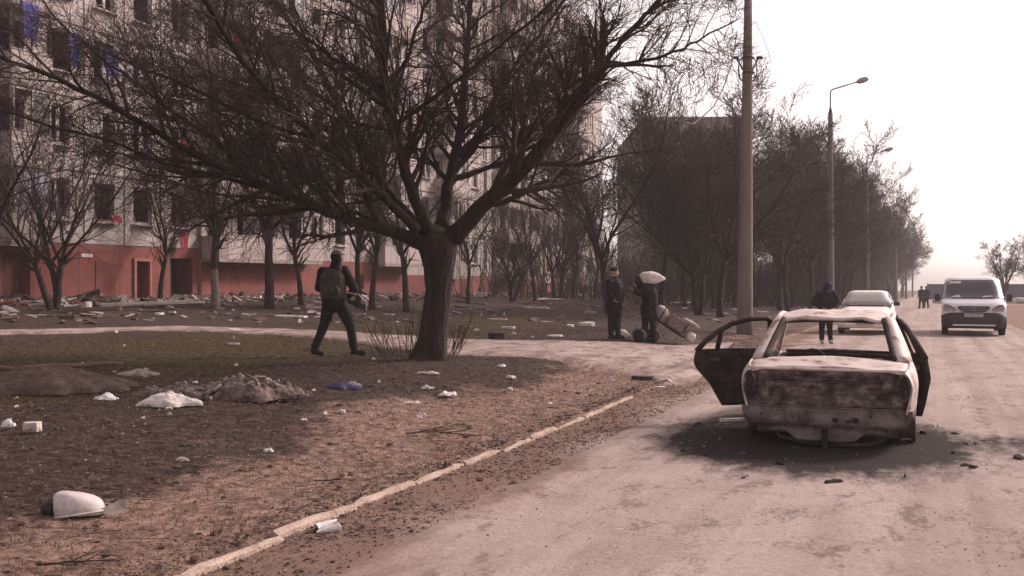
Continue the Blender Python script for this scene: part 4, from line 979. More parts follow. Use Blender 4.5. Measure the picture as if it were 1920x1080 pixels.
for sgn in (-1, 1):
    def quadstrip(rows, m, name, th=.03):
        V = []; n = len(rows[0])
        for r in rows: V += [(sgn * p[0], p[1], p[2]) for p in r]
        f = [(i * n + j, i * n + j + 1, (i + 1) * n + j + 1, (i + 1) * n + j) for i in range(len(rows) - 1) for j in range(n - 1)]
        if sgn < 0: f = [q[::-1] for q in f]
        o = link(name, rawmesh(name, V, f), m, CAR, True); s = o.modifiers.new('sheet', 'SOLIDIFY'); s.thickness = th; s.offset = 0; return o
    # rear pillar: wraps from the rear window edge to the side, widening down to the deck
    rows = []
    for i in range(9):
        t = i / 8; z = .86 + (1.285 - .86) * t; tt = t ** 1.15
        inner = (.645 - .115 * tt, .50 + .70 * t, z + .01); mid = (.735 - .15 * tt, .56 + .68 * t, z); out = (.778 - .175 * tt, .72 + .60 * t, z - .012); back = (.775 - .17 * tt, 1.16 + .28 * t, z - .012)
        rows.append([inner, mid, out, back])
    quadstrip(rows, M['ash'], 'rear_pillar', .035)
    mb = MB(); mb.tube([(sgn * (.632 - .115 * t), .50 + .69 * t, .87 + .40 * t) for t in [i / 10 for i in range(11)]], .030, 8)
    mb.obj('window_channel', M['burnt'], CAR, True)
    mb = MB()
    mb.beam((sgn * .79, 2.12, .85), (sgn * .615, 2.02, 1.30), .10, .05, (0, 1, 0), w2=.07); mb.beam((sgn * .81, 2.12, .2), (sgn * .79, 2.12, .86), .09, .06, (0, 1, 0)); mb.obj('centre_pillar', M['burnt'], CAR)
    mb = MB(); mb.tube([(sgn * .81, 3.28, .74), (sgn * .73, 3.0, .98), (sgn * .655, 2.75, 1.18), (sgn * .60, 2.58, 1.28)], [.035, .03, .028, .028], 6); mb.obj('front_pillar', M['ash'], CAR, True)
    mb = MB(); mb.tube([(sgn * (.585 + .02 * math.sin(math.pi * t)), 1.2 + 1.38 * t, pl([(0, 1.255), (.5, 1.31), (1, 1.275)], t)) for t in [i / 8 for i in range(9)]], .03, 6); mb.obj('roof_rail', M['ash'], CAR, True)
    # bare rims sunk on the ground
    for a in AX:
        mb = MB(); x = sgn * .74; n = 24
        prof = [(-.09, .215), (-.09, .24), (-.07, .225), (-.03, .20), (.03, .20), (.07, .225), (.085, .24), (.085, .215), (.03, .17), (.02, .05), (.04, .0)]
        V = [(x + sgn * p, a + r * math.cos(2 * math.pi * k / n), .235 + r * math.sin(2 * math.pi * k / n)) for p, r in prof for k in range(n)]
        mb.add(V, [(i * n + k, i * n + (k + 1) % n, (i + 1) * n + (k + 1) % n, (i + 1) * n + k) for i in range(len(prof) - 1) for k in range(n)])
        mb.obj('wheel_rim', M['rust'], CAR, True)
        tb = MB(); tb.box((sgn * .52, a, .42), (.26, .72, .03)); tb.box((sgn * .40, a, .28), (.03, .66, .28)); tb.obj('wheel_tub', M['burnt'], CAR)
    # rear door swung open, hinged at the centre pillar
    ang = R(54) if sgn < 0 else R(9)
    dr = MB()
    low = [(0, .20), (.30, .185), (.60, .19), (.66, .30), (.74, .45), (.84, .56), (.93, .66), (.955, .76), (.93, .85), (.70, .86), (.30, .855), (0, .85)]
    n = len(low)
    def D3(s, z, off): return (off - .10 * max(0, z - .85) * 1.0, -s, z)
    # bulged skin plus inner skin
    Vv = []; 
    bulge = lambda z: .035 * math.sin(math.pi * min(1, max(0, (z - .18) / .68)))
    ns, nz = 16, 12; gi = {}
    def inside(s, z):
        c = False
        for i in range(n):
            a, b = low[i], low[(i + 1) % n]
            if (a[1] > z) != (b[1] > z) and s < (b[0] - a[0]) * (z - a[1]) / (b[1] - a[1]) + a[0]: c = not c
        return c
    def edge_s(z):
        for a, b in ((low[2], low[3]), (low[3], low[4]), (low[4], low[5]), (low[5], low[6]), (low[6], low[7]), (low[7], low[8])):
            if min(a[1], b[1]) <= z <= max(a[1], b[1]): return a[0] + (b[0] - a[0]) * (z - a[1]) / (b[1] - a[1] + 1e-9)
        return .6
    rows = []
    for j in range(nz + 1):
        z = .19 + (.85 - .19) * j / nz; se = edge_s(z)
        rows.append([(se * i / ns, z) for i in range(ns + 1)])
    for side in (0, 1):
        for r in rows:
            for s, z in r:
                off = bulge(z) + .012 * n3((s, z, 3), 5) if side == 0 else -.055 + .012 * n3((s, z, 9), 7)
                Vv.append((sgn * off, -s, z))
    m_ = ns + 1; half = m_ * (nz + 1); fs = []
    for j in range(nz):
        for i in range(ns):
            q = (j * m_ + i, j * m_ + i + 1, (j + 1) * m_ + i + 1, (j + 1) * m_ + i); fs.append(q); fs.append(tuple(k + half for k in q[::-1]))
    for i in range(ns): fs.append((i, i + half, i + 1 + half, i + 1)); k = nz * m_; fs.append((k + i, k + i + 1, k + i + 1 + half, k + i + half))
    for j in range(nz): fs.append((j * m_, (j + 1) * m_, (j + 1) * m_ + half, j * m_ + half)); fs.append((j * m_ + ns, j * m_ + ns + half, (j + 1) * m_ + ns + half, (j + 1) * m_ + ns))
    o = link('rear_door', rawmesh('rear_door', Vv, fs), M['burnt'], CAR, True)
    o.location = (sgn * .80, DOOR[1] - .02, 0); o.rotation_euler = (0, 0, sgn * ang)
    wf = MB(); L_ = lambda s, z: (-sgn * (.02 + .42 * max(0, z - .85)) + 0, -s, z)
    wf.tube([L_(.0, .85), L_(.03, 1.05), L_(.06, 1.21), L_(.12, 1.245), L_(.35, 1.235), L_(.55, 1.18), L_(.72, 1.08), L_(.84, .97), L_(.93, .85)], .033, 6)
    wf.tube([L_(.66, 1.13), L_(.67, .85)], .030, 6); wf.tube([L_(.0, .855), L_(.45, .862), L_(.93, .85)], .022, 6)
    wf.obj('door_window_frame', M['burnt'], o, True)
    hb = MB(); hb.box((sgn * -.06, -.72, .74), (.05, .12, .05)); hb.obj('handle', M['scorch'], o, bevel=.008); hb = MB(); hb.box((sgn * -.06, -.45, .5), (.03, .3, .05)); hb.obj('armrest', M['burnt'], o, bevel=.008)
    if sgn < 0:
        hb = MB(); hb.ball((-sgn * -.062, -.70, .66 + .02), (.02, .035, .03), 6); hb.obj('lock', M['ash'], o)
CAR.scale = (1.035, 1, 1)
# debris right beside the wreck
# ------------------------------------------------------------------ vehicle builder: a side profile swept across the width
def swept(profile, hw, name, mats, parent, segs, tumble=(.9, 1.9, .13), edge=.14, nx=30, flags=None, loc=(0, 0, 0)):
    # profile: closed ring of (y, z) in order; flags: material index per profile segment
    n = len(profile); V = []; f = []; mi = []
    cy = sum(p[0] for p in profile) / n; cz = sum(p[1] for p in profile) / n
    xs = [math.copysign(1 - (1 - abs(t)) ** 1.6, t) for t in [-1 + 2 * i / nx for i in range(nx + 1)]]
    for t in xs:
        for (y, z) in profile:
            k = max(0, abs(t) - .55) / .45; pull = edge * k ** 2.6
            yy = y + (pull if y < cy else -pull * .6); zz = z - (pull * .45 if z > cz else 0)
            w = hw * (1 - tumble[2] * sstep(tumble[0], tumble[1], z)) * (1 - .03 * sstep(.5, .1, z))
            V.append((t * w, yy, zz))
    for i in range(nx):
        for j in range(n):
            f.append((i * n + j, i * n + (j + 1) % n, (i + 1) * n + (j + 1) % n, (i + 1) * n + j)); mi.append(flags[j] if flags and not (flags[j] == 1 and (i in (0, 1, nx - 1, nx - 2))) else 0)
    f.append(tuple(range(n))); mi.append(0); f.append(tuple(range(nx * n + n - 1, nx * n - 1, -1))); mi.append(0)
    me = rawmesh(name, V, f, mi); bm = bmesh.new(); bm.from_mesh(me); bmesh.ops.recalc_face_normals(bm, faces=bm.faces[:]); bm.to_mesh(me); bm.free()
    o = link(name, me, mats, parent); o.location = loc
    for p in me.polygons: p.use_smooth = len(p.vertices) == 4
    return o
def wheel(parent, x, y, r=.32, w=.2):
    mb = MB(); n = 24; s = 1 if x > 0 else -1
    prof = [(-w / 2, r * .6), (-w / 2, r * .93), (-w / 2 + .03, r), (w / 2 - .03, r), (w / 2, r * .93), (w / 2, r * .62)]
    V = [(x + s * p, y + q * math.cos(2 * math.pi * k / n), r + q * math.sin(2 * math.pi * k / n)) for p, q in prof for k in range(n)]
    mb.add(V, [(i * n + k, i * n + (k + 1) % n, (i + 1) * n + (k + 1) % n, (i + 1) * n + k) for i in range(len(prof) - 1) for k in range(n)])
    o = mb.obj('wheel', M['tyre'], parent, True); mb = MB(); mb.tube([(x + s * (w / 2 - .05), y, r), (x + s * (w / 2 - .02), y, r)], r * .62, 20); mb.obj('rim', M['steel'], o)
# van, coming towards the camera: front at y=0 facing the camera after a half turn
VX, VY = pt(1826, 31.7), 31.7
VAN = empty('van', (VX, VY, hgt(VX, VY) + .01), -R(23), 'silver white delivery van driving towards the camera on the road', 'van')
prof = [(0.02, .42), (.0, .72), (.03, .86), (.12, .98), (.45, 1.08), (.78, 1.16), (1.0, 1.36), (1.25, 1.60), (1.45, 1.765), (1.62, 1.84), (2.2, 1.87), (4.4, 1.86), (4.62, 1.80), (4.72, 1.2), (4.74, .42)]
fl = [0] * len(prof); fl[5] = fl[6] = fl[7] = 1
swept(prof, .93, 'body', [M['vanpaint'], M['glass']], VAN, None, tumble=(1.0, 1.87, .13), edge=.22, flags=fl)
prof = [(-.03, .24), (-.06, .40), (-.05, .70), (.0, .735), (.6, .74), (.62, .24)]
swept(prof, .945, 'bumper', [M['plastic']], VAN, None, edge=.24, tumble=(5, 6, 0))
mb = MB(); mb.box((0, 2.6, .33), (1.70, 3.9, .2)); mb.obj('underbody', M['plastic'], VAN)
mb = MB(); g = [(-.42, .94), (.42, .94), (.47, .90), (.36, .78), (.28, .755), (-.28, .755), (-.36, .78), (-.47, .90)]
mb.prism([(x, z) for x, z in g], 'y', -.045, .12); gr = mb.obj('grille', M['plastic'], VAN, bevel=.01)
mb = MB()
for z in (.80, .85, .895): mb.box((0, -.052, z), (.74, .012, .012))
mb.obj('grille_bar', M['steel'], gr)
mb = MB(); mb.tube([(.06 * math.cos(a), -.068, .85 + .06 * math.sin(a)) for a in [i * .2618 for i in range(25)]], .008, 6)
for a in (math.pi / 2, math.pi * 7 / 6, -math.pi / 6): mb.tube([(0, -.068, .85), (.06 * math.cos(a), -.068, .85 + .06 * math.sin(a))], .007, 4)
mb.obj('emblem', M['steel'], gr)
for s in (-1, 1):
    mb = MB(); mb.prism([(s * .50, .80), (s * .56, .90), (s * .70, .985), (s * .84, 1.0), (s * .875, .93), (s * .875, .82), (s * .80, .775), (s * .6, .765)], 'y', .0, .2)
    V = mb.v; mb.v = [(x, y + (.22 * (max(0, abs(x) / .93 - .55) / .45) ** 2.6 - .025), z) for x, y, z in V]
    mb.obj('headlight', M['lens'], VAN, bevel=.015)
    mb = MB(); mb.box((s * 1.055, .92, 1.19), (.17, .10, .24)); m_ = mb.obj('mirror', M['plastic'], VAN, bevel=.03); mb = MB(); mb.box((s * .94, .95, 1.16), (.12, .05, .05)); mb.obj('mirror_arm', M['plastic'], m_)
    mb = MB(); mb.tube([(s * .70, .02, .47), (s * .70, -.06, .47)], .055, 12); mb.obj('fog_lamp', M['darksteel'], VAN)
    for y in (.95, 3.95): wheel(VAN, s * .83, y, .33, .2)
    mb = MB(); mb.prism([(1.35, 1.22), (1.70, 1.68), (2.35, 1.70), (2.35, 1.20)], 'x', s * .83, s * .86); 
    mb.v = [(x * (1 - .09 * sstep(1.2, 1.7, z)) + s * .055, y, z) for x, y, z in mb.v]; mb.obj('side_window', M['glass'], VAN)
mb = MB(); mb.box((0, -.075, .655), (.54, .015, .115)); mb.obj('number_plate', M['plate'], VAN)
mb = MB(); mb.box((0, -.065, .345), (1.22, .02, .05)); mb.obj('bumper_slot', M['vanpaint'], VAN, bevel=.01)
mb = MB(); mb.beam((-.62, .77, 1.175), (.1, .80, 1.19), .03, .02, (0, 1, 0)); mb.beam((.05, .77, 1.175), (.62, .84, 1.22), .03, .02, (0, 1, 0)); mb.obj('wiper', M['plastic'], VAN)
def ws(x, t): y = .78 + .67 * t; z = 1.16 + .605 * t; return (x, y - .012, z + .012)
for q in ([ws(-.70, .78), ws(-.34, .80), ws(-.36, .92), ws(-.68, .90)], [ws(-.66, .06), ws(-.36, .04), ws(-.4, .18), ws(-.5, .16)], [ws(.25, .05), ws(.6, .07), ws(.55, .15), ws(.3, .13)]):
    mb = MB(); mb.add(q, [(0, 1, 2, 3)]); o = mb.obj('windscreen_paper', M['white'], VAN); k_ = o.modifiers.new('t', 'SOLIDIFY'); k_.thickness = .004
mb = MB(); mb.box((.02, 1.28, 1.66), (.18, .03, .06)); 
# sedan parked facing the camera
SX, SY = pt(1621, 32.4), 32.4
SED = empty('saloon_car', (SX, SY, hgt(SX, SY) + .01), -R(22), 'pale cream-white saloon car parked beyond the burnt car, its side door open', 'car')
prof = [(.05, .22), (.0, .35), (.02, .52), (.10, .66), (.3, .74), (.9, .86), (1.15, .90), (3.2, .93), (4.0, .92), (4.3, .84), (4.36, .5), (4.3, .22)]
swept(prof, .85, 'body', [M['sedanpaint']], SED, None, edge=.2, tumble=(.6, 1.0, .07))
prof = [(1.12, .88), (1.42, 1.08), (1.75, 1.27), (1.95, 1.365), (2.3, 1.405), (2.9, 1.40), (3.3, 1.33), (3.85, .95)]
fl = [1, 1, 1, 0, 0, 0, 1, 0]
swept(prof, .80, 'cabin', [M['sedanpaint'], M['sedanglass']], SED, None, edge=.13, tumble=(.9, 1.4, .22), flags=fl)
for s in (-1, 1):
    mb = MB(); mb.prism([(1.62, .96), (1.98, 1.26), (2.9, 1.29), (3.4, .98)], 'x', s * .75, s * .77)
    mb.v = [(x * (1 - .20 * sstep(.92, 1.38, z)) + s * .035, y, z) for x, y, z in mb.v]; mb.obj('side_window', M['glass'], SED)
    mb = MB(); mb.prism([(s * .45, .55), (s * .47, .66), (s * .72, .70), (s * .79, .64), (s * .77, .55)], 'y', .0, .3); mb.v = [(x, y + .2 * (max(0, abs(x) / .85 - .55) / .45) ** 2.6 - .01, z) for x, y, z in mb.v]; mb.obj('headlight', M['lens'], SED, bevel=.01)
    mb = MB(); mb.box((s * .93, 1.42, .98), (.20, .10, .13)); mb.obj('mirror', M['plastic'], SED, bevel=.03)
    for y in (.8, 3.45): wheel(SED, s * .76, y, .30, .19)
mb = MB(); mb.box((0, -.005, .60), (.7, .04, .10)); mb.obj('grille', M['plastic'], SED, bevel=.01)
mb = MB(); mb.box((0, -.025, .38), (.52, .015, .11)); mb.obj('number_plate', M['plate'], SED)
mb = MB(); mb.beam((-.6, 1.13, .915), (.55, 1.13, .915), .05, .03, (0, 1, 0)); mb.obj('wiper', M['plastic'], SED)
dr = MB(); low = [(0, .3), (.95, .28), (1.0, .6), (.98, .92), (0, .90)]; dr.prism([(-s, z) for s, z in low], 'x', -.03, .03)
o = dr.obj('side_door', M['sedanpaint'], SED, bevel=.01); o.location = (-.82, 1.45, 0); o.rotation_euler = (0, 0, R(233))
wf = MB(); wf.tube([(0, 0, .9), (0, -.35, 1.18), (0, -.5, 1.25), (0, -.92, 1.24), (0, -.98, .92)], .022, 6); wf.obj('door_window_frame', M['sedanpaint'], o, True)
# ------------------------------------------------------------------ people: blended volumes fused into one skin by a voxel remesh
class Blob:
    def __init__(s): s.mb = MB()
    def limb(s, pts, rad, flat=None):
        # chain of overlapping balls along a tapering limb
        for (p, q), (a, b) in zip(zip(pts, pts[1:]), zip(rad, rad[1:])):
            p, q = Vector(p), Vector(q); L = (q - p).length; n = max(2, int(L / (min(a, b) * .35)))
            for i in range(n + 1):
                t = i / n; r = a + (b - a) * t; c = p.lerp(q, t)
                s.mb.ball(c, r if not flat else (r * flat[0], r * flat[1], r), 5 if r < .03 else 7)
        return s
    def ball(s, c, r): s.mb.ball(c, r, 9); return s
    def obj(s, name, m, parent, voxel=.012, smooth=4, wrinkle=0, seed=1):
        me = rawmesh(name, s.mb.v, s.mb.f); o = bpy.data.objects.new(name, me); COL.objects.link(o)
        md = o.modifiers.new('r', 'REMESH'); md.mode = 'VOXEL'; md.voxel_size = voxel
        sm = o.modifiers.new('s', 'SMOOTH'); sm.iterations = smooth; sm.factor = .5
        dg = bpy.context.evaluated_depsgraph_get(); me2 = bpy.data.meshes.new_from_object(o.evaluated_get(dg)); bpy.data.objects.remove(o)
        if wrinkle:
            for v in me2.vertices:
                v.co += v.normal * wrinkle * (n3(v.co, 9, seed) + .6 * n3((v.co.x, v.co.y, v.co.z * 2.5), 16, seed))
        me2.name = name; return link(name, me2, m, parent, True)
def hand(b, wrist, d, palm_n, side, curl=.5, r=.0095):
    # palm then four fingers of unequal length and a thumb from the side of the palm
    d = Vector(d).normalized(); pn = Vector(palm_n); pn = (pn - d * pn.dot(d)).normalized(); sx = d.cross(pn) * side; w = Vector(wrist)
    for t in (0, .3, .6, 1):
        for k in (-1, -.33, .33, 1): b.ball(w + d * (.02 + .065 * t) + sx * k * .024 * (.7 + .3 * t), .0145)
    for k, L in ((-1, .060), (-.33, .072), (.33, .078), (1, .066)):
        p = w + d * .088 + sx * k * .030; q = p + (d + pn * curl * .5).normalized() * L * .45; e = q + (d * (1 - curl) + pn * curl * 1.4).normalized() * L * .32; g = e + (d * (.6 - curl) + pn * curl * 1.8).normalized() * L * .26
        b.limb([p, q, e, g], [r, r * .95, r * .85, r * .7])
    p = w + d * .03 + sx * .032; q = p + (d * .7 + sx * .8 + pn * .3).normalized() * .038; e = q + (d + pn * .5 * curl).normalized() * .03
    b.limb([p, q, e], [r * 1.25, r * 1.05, r * .8])
def person(loc, rz, J, label, jacket=None, trousers=None, boots=None, headgear=None, hat_m=None, vest=None, hands=True, bulk=1.0, group=None, size=1):
    e = empty('person', loc, rz, label, 'person', group); e.scale = (size,) * 3
    g = lambda k: Vector(J[k])
    b = Blob()
    hd = g('head'); nk = g('neck'); fw = Vector(J.get('face', (0, 1, 0))).normalized(); rt = fw.cross(Vector((0, 0, 1))).normalized(); upv = rt.cross(fw)
    def H(x, y, z): return hd + rt * x + fw * y + upv * z
    # skull, jaw, cheeks, nose, brows, lips, ears
    for c, r in ((H(0, -.012, .03), .088), (H(0, .005, .045), .083), (H(0, .03, -.035), .062), (H(0, .045, -.072), .040), (H(.03, .045, -.02), .042), (H(-.03, .045, -.02), .042), (H(0, .02, -.055), .052)): b.ball(c, r)
    b.limb([H(0, .088, .012), H(0, .104, -.018), H(0, .098, -.026)], [.010, .015, .013])
    b.limb([H(-.038, .078, .022), H(0, .086, .024), H(.038, .078, .022)], [.010, .009, .010]); b.limb([H(-.02, .086, -.052), H(0, .092, -.051), H(.02, .086, -.052)], [.007, .009, .007])
    for s in (-1, 1): b.limb([H(s * .082, -.005, .02), H(s * .088, -.012, -.012)], [.016, .012]); b.ball(H(s * .030, .077, .005), .011)
    b.limb([hd - upv * .06 - fw * .01, nk], [.055, .060])
    ch, wa, pe = g('chest'), g('waist'), g('pelvis')
    b.limb([ch + Vector((0, 0, .06)), ch, wa, pe], [.11, .14, .125, .135])
    for s in 'LR':
        sh, el, wr = g('sh' + s), g('el' + s), g('wr' + s); hp, kn, an, to = g('hp' + s), g('kn' + s), g('an' + s), g('to' + s)
        b.limb([ch + Vector((0, 0, .08)), sh, el, wr], [.07, .060, .044, .028]); b.limb([pe, hp, kn, an], [.11, .095, .060, .042]); b.limb([an, to], [.045, .035])
        if hands: hand(b, wr, J['hd' + s], J['pn' + s], 1 if s == 'R' else -1, J.get('curl' + s, .5))
    body = b.obj('body', M['skin'], e, .0085, 2)
    if jacket:
        b = Blob(); k = bulk
        b.limb([ch + Vector((0, 0, .05)), ch + Vector((0, 0, -.05)), wa, pe - Vector((0, 0, J.get('hem', .02)))], [.155 * k, .185 * k, .17 * k, .175 * k], (1.12, .86))
        b.limb([nk + Vector((0, 0, .0)), ch + Vector((0, 0, .08))], [.078, .13])
        for s in 'LR':
            sh, el, wr = g('sh' + s), g('el' + s), g('wr' + s)
            b.limb([ch + Vector((0, 0, .10)), sh, el, wr - (wr - el) * .08], [.10, .085 * k, .066 * k, .048])
        b.obj('jacket', jacket, e, .014, 3, .010, 3)
    if vest:
        b = Blob(); b.limb([ch + Vector((0, 0, .04)), ch, wa, pe + Vector((0, 0, .08))], [.17, .205, .20, .185], (1.10, .92))
        for s in 'LR': b.limb([ch + (g('sh' + s) - ch) * .62 + Vector((0, -.07, .08)), ch + (g('sh' + s) - ch) * .62 + Vector((0, .07, .06))], [.05, .05])
        for x in (-.10, 0, .10): b.ball(wa + Vector((x, -.185, .03)), (.045, .035, .07))
        b.obj('vest', vest, e, .014, 3, .006, 5)
    if trousers:
        b = Blob(); b.limb([wa - Vector((0, 0, .05)), pe], [.145, .165], (1.1, .85))
        for s in 'LR':
            hp, kn, an = g('hp' + s), g('kn' + s), g('an' + s); b.limb([pe, hp, kn, an + (kn - an) * .12], [.14, .118, .082, .068])
        b.obj('trousers', trousers, e, .014, 3, .010, 8)
    for s in 'LR':
        an, to = g('an' + s), g('to' + s); b = Blob(); b.limb([an + (g('kn' + s) - an) * .25, an], [.058, .056]); b.limb([an - Vector((0, 0, .02)), to], [.055, .045], (1, 1)); b.limb([an - Vector((0, 0, .055)) - (to - an) * .25, to - Vector((0, 0, .015))], [.03, .028])
        b.obj('boot', boots or M['cloth_dark'], e, .011, 2)
    if headgear:
        b = Blob(); 
        if headgear == 'cap': b.ball(H(0, -.008, .062), (.097, .102, .066)); b.ball(H(0, .07, .048), (.06, .05, .012)); b.ball(H(0, -.02, .04), (.095, .098, .03))
        elif headgear == 'helmet': b.ball(H(0, -.015, .055), (.118, .132, .10)); b.ball(H(0, -.02, .01), (.118, .12, .04))
        elif headgear == 'hood': b.ball(H(0, -.025, .02), (.118, .125, .135)); b.limb([H(0, -.05, -.06), nk], [.11, .12])
        elif headgear == 'beanie': b.ball(H(0, -.012, .06), (.097, .10, .078))
        b.obj({'cap': 'cap', 'helmet': 'helmet', 'hood': 'hood', 'beanie': 'hat'}[headgear], hat_m or M['cloth_dark'], e, .009, 3, .002)
    else:
        b = Blob(); b.ball(H(0, -.022, .055), (.093, .09, .072)); b.obj('hair', M['hair'], e, .008, 2, .003)
    return e, body
def stand(h=1.74, feet=.22, stride=0, hands=None, lean=(0, 0)):
    k = h / 1.74; lx, ly = lean
    J = dict(head=(lx, ly + .02, 1.63 * k), neck=(lx * .85, ly * .85, 1.48 * k), chest=(lx * .6, ly * .6, 1.27 * k), waist=(lx * .2, ly * .2, 1.06 * k), pelvis=(0, 0, .94 * k),
             shL=(-.19 + lx * .8, ly * .8, 1.41 * k), shR=(.19 + lx * .8, ly * .8, 1.41 * k), elL=(-.27, -.02, 1.13 * k), elR=(.27, -.02, 1.13 * k), wrL=(-.27, .08, .88 * k), wrR=(.27, .08, .88 * k),
             hpL=(-.10, 0, .88 * k), hpR=(.10, 0, .88 * k), knL=(-feet / 2 * .9, stride * .3 + .03, .49 * k), knR=(feet / 2 * .9, -stride * .3 + .03, .49 * k),
             anL=(-feet / 2, stride / 2, .10), anR=(feet / 2, -stride / 2, .10), toL=(-feet / 2 - .03, stride / 2 + .15, .05), toR=(feet / 2 + .03, -stride / 2 + .15, .05),
             hdL=(0, .1, -1), hdR=(0, .1, -1), pnL=(1, 0, 0), pnR=(-1, 0, 0))
    if hands: J.update(hands)
    return J
# the walking person with a rifle, seen from behind, stepping to the right
p = G(628, 668); sc = 1.0
J = stand(1.76, .20, 0)
# image-plane pose: x right, y away from the camera; legs in a wide stride sideways
J.update(head=(.04, .02, 1.62), neck=(.01, 0, 1.47), chest=(-.03, 0, 1.25), waist=(-.03, 0, 1.03), pelvis=(-.01, 0, .91), face=(.93, .35, -.12),
         shL=(-.20, .03, 1.37), shR=(.15, .02, 1.39), elL=(-.29, .14, 1.12), wrL=(-.06, .26, .98), hdL=(1, .15, -.05), pnL=(0, -.2, -1), elR=(.31, .05, 1.10), wrR=(.17, .24, .95), hdR=(-.5, .3, -.4), pnR=(-.3, -.5, .6),
         hpL=(-.09, 0, .86), hpR=(.08, 0, .86), knL=(-.19, .02, .48), anL=(-.33, -.04, .11), toL=(-.22, .02, .045), knR=(.25, .05, .48), anR=(.31, .03, .10), toR=(.45, .06, .05), curlL=.8, curlR=.8)
e, _ = person(p, 0, J, 'person seen from behind walking right with a rifle across the waist, olive vest, pale cap', jacket=M['cloth_dark'], trousers=M['jeans'], headgear='cap', hat_m=mat('pale_cap', (.30, .25, .235), .9, (.12, .09, .085), 12), vest=M['khaki'], size=1.07, bulk=1.08)
rf = empty('rifle', e.location + Vector((.24, .10, .95)), 0, 'dark rifle with pale strips held at the waist by the walking person', 'rifle'); rf.rotation_euler = (0, R(205), R(10)); rf.scale = (.9,) * 3
mb = MB(); mb.box((0, 0, .0), (.30, .045, .075)); mb.box((.10, 0, -.09), (.045, .035, .14), (0, R(-15), 0)); mb.box((-.09, 0, -.075), (.035, .03, .09), (0, R(20), 0)); mb.obj('receiver', M['darksteel'], rf, bevel=.006)
mb = MB(); mb.box((-.28, 0, -.02), (.26, .04, .10), taper=.8); mb.obj('stock', M['plastic'], rf, bevel=.008)
mb = MB(); mb.tube([(.15, 0, .01), (.50, 0, .01)], .011, 8); mb.tube([(.5, 0, .01), (.55, 0, .01)], .016, 8); mb.obj('barrel', M['darksteel'], rf)
mb = MB(); mb.box((.25, 0, .01), (.20, .045, .05)); mb.obj('handguard', M['frame'], rf, bevel=.006)
mb = MB(); mb.tube([(-.36, -.03, .02), (-.3, -.12, -.12), (-.1, -.16, -.2), (.12, -.12, -.14), (.3, -.03, .0)], .014, 6); mb.obj('sling', M['frame'], rf)
b = Blob(); hd = Vector((.04, .02, 1.62)); b.ball(hd + Vector((-.02, -.01, .0)), (.098, .10, .10)); b.limb([hd + Vector((-.01, -.01, -.05)), Vector((.01, 0, 1.47))], [.085, .09]); b.obj('balaclava', M['cloth_dark'], e, .009, 3, .002)
# two people by the loaded cart
p = G(1152, 637)
J = stand(1.70, .16, .06); J.update(face=(.95, -.1, -.05), elL=(-.16, -.10, 1.12), wrL=(-.04, -.16, .98), elR=(.20, .10, 1.12), wrR=(.17, -.02, .93), shL=(-.13, -.10, 1.37), shR=(.13, .10, 1.37), hem=.12, toL=(.07, .02, .05), toR=(.20, -.04, .05), pnL=(1, 0, .2), pnR=(0, 0, 1), hdL=(.6, 0, -.8), hdR=(.3, -.2, -1))
person(p, 0, J, 'person in dark jacket and beanie standing upright beside the person with the white sack', jacket=M['cloth_dark'], trousers=M['cloth_dark'], headgear='beanie')
p = G(1217, 641)
J = stand(1.64, .20, 0); J.update(head=(-.27, 0, 1.43), neck=(-.17, 0, 1.33), chest=(-.01, 0, 1.19), waist=(.02, 0, 1.0), pelvis=(.02, 0, .87), face=(-.95, -.1, -.2),
     shL=(-.08, -.16, 1.32), shR=(-.02, .16, 1.32), elL=(-.26, -.22, 1.16), wrL=(-.38, -.14, 1.22), hdL=(-.7, 0, .7), pnL=(-.6, 0, -.6), elR=(-.12, .25, 1.42), wrR=(-.02, .16, 1.56), hdR=(.6, -.2, .6), pnR=(.5, 0, 1), hem=.22, bulk=1, toL=(-.26, .02, .05), toR=(-.02, -.03, .05), curlL=.3)
person(p, 0, J, 'person in long dark coat bending under a white sack carried over the head', jacket=M['cloth_dark'], trousers=M['cloth_dark'], headgear='hood', bulk=1.05)
# cloth-like sacks
def sack(name, loc, size, m, label, rot=(0, 0, 0), cat='sack', seed=1, tie=False, group=None, pinch=1.0):
    V = []; nu, nv = 26, 18; a, b, c = size
    for j in range(nv + 1):
        t = math.pi * j / nv
        for i in range(nu):
            s_ = 2 * math.pi * i / nu; x = math.copysign(abs(math.cos(t)) ** .7, math.cos(t)); r = abs(math.sin(t)) ** .75
            y = r * math.copysign(abs(math.cos(s_)) ** .8, math.cos(s_)); z = r * math.copysign(abs(math.sin(s_)) ** .8, math.sin(s_))
            k = 1 - .62 * max(0, x - .1) * pinch; n = 1 + .10 * n3((x * 1.3, y, z), 1.6, seed) + .05 * n3((x * 3, y * 3, z * 3), 2.2, seed)
            V.append((a * x * n, b * y * n * k, max(c * z * n * k, -c * .82)))
    f = [(j * nu + i, j * nu + (i + 1) % nu, (j + 1) * nu + (i + 1) % nu, (j + 1) * nu + i) for j in range(nv) for i in range(nu)]
    me = rawmesh(name, V, f); bm = bmesh.new(); bm.from_mesh(me); bmesh.ops.remove_doubles(bm, verts=bm.verts[:], dist=.002); bmesh.ops.recalc_face_normals(bm, faces=bm.faces[:]); bm.to_mesh(me); bm.free()
    o = link(name, me, m, smooth=True); o.location = loc; o.rotation_euler = rot; return props(o, label, cat, group)
P0 = G(1217, 641)
sack('sack', P0 + Vector((.07, .02, 1.53)), (.31, .21, .165), M['whitecloth'], 'stuffed white sack carried over the head of the bending person', (0, R(2), R(0)), seed=3)
sack('plastic_bag', G(1168, 635) + Vector((0, 0, .10)), (.20, .13, .12), M['whitecloth'], 'small white bag lying at the feet of the two people by the cart', (0, R(14), .3), 'bag', seed=6)
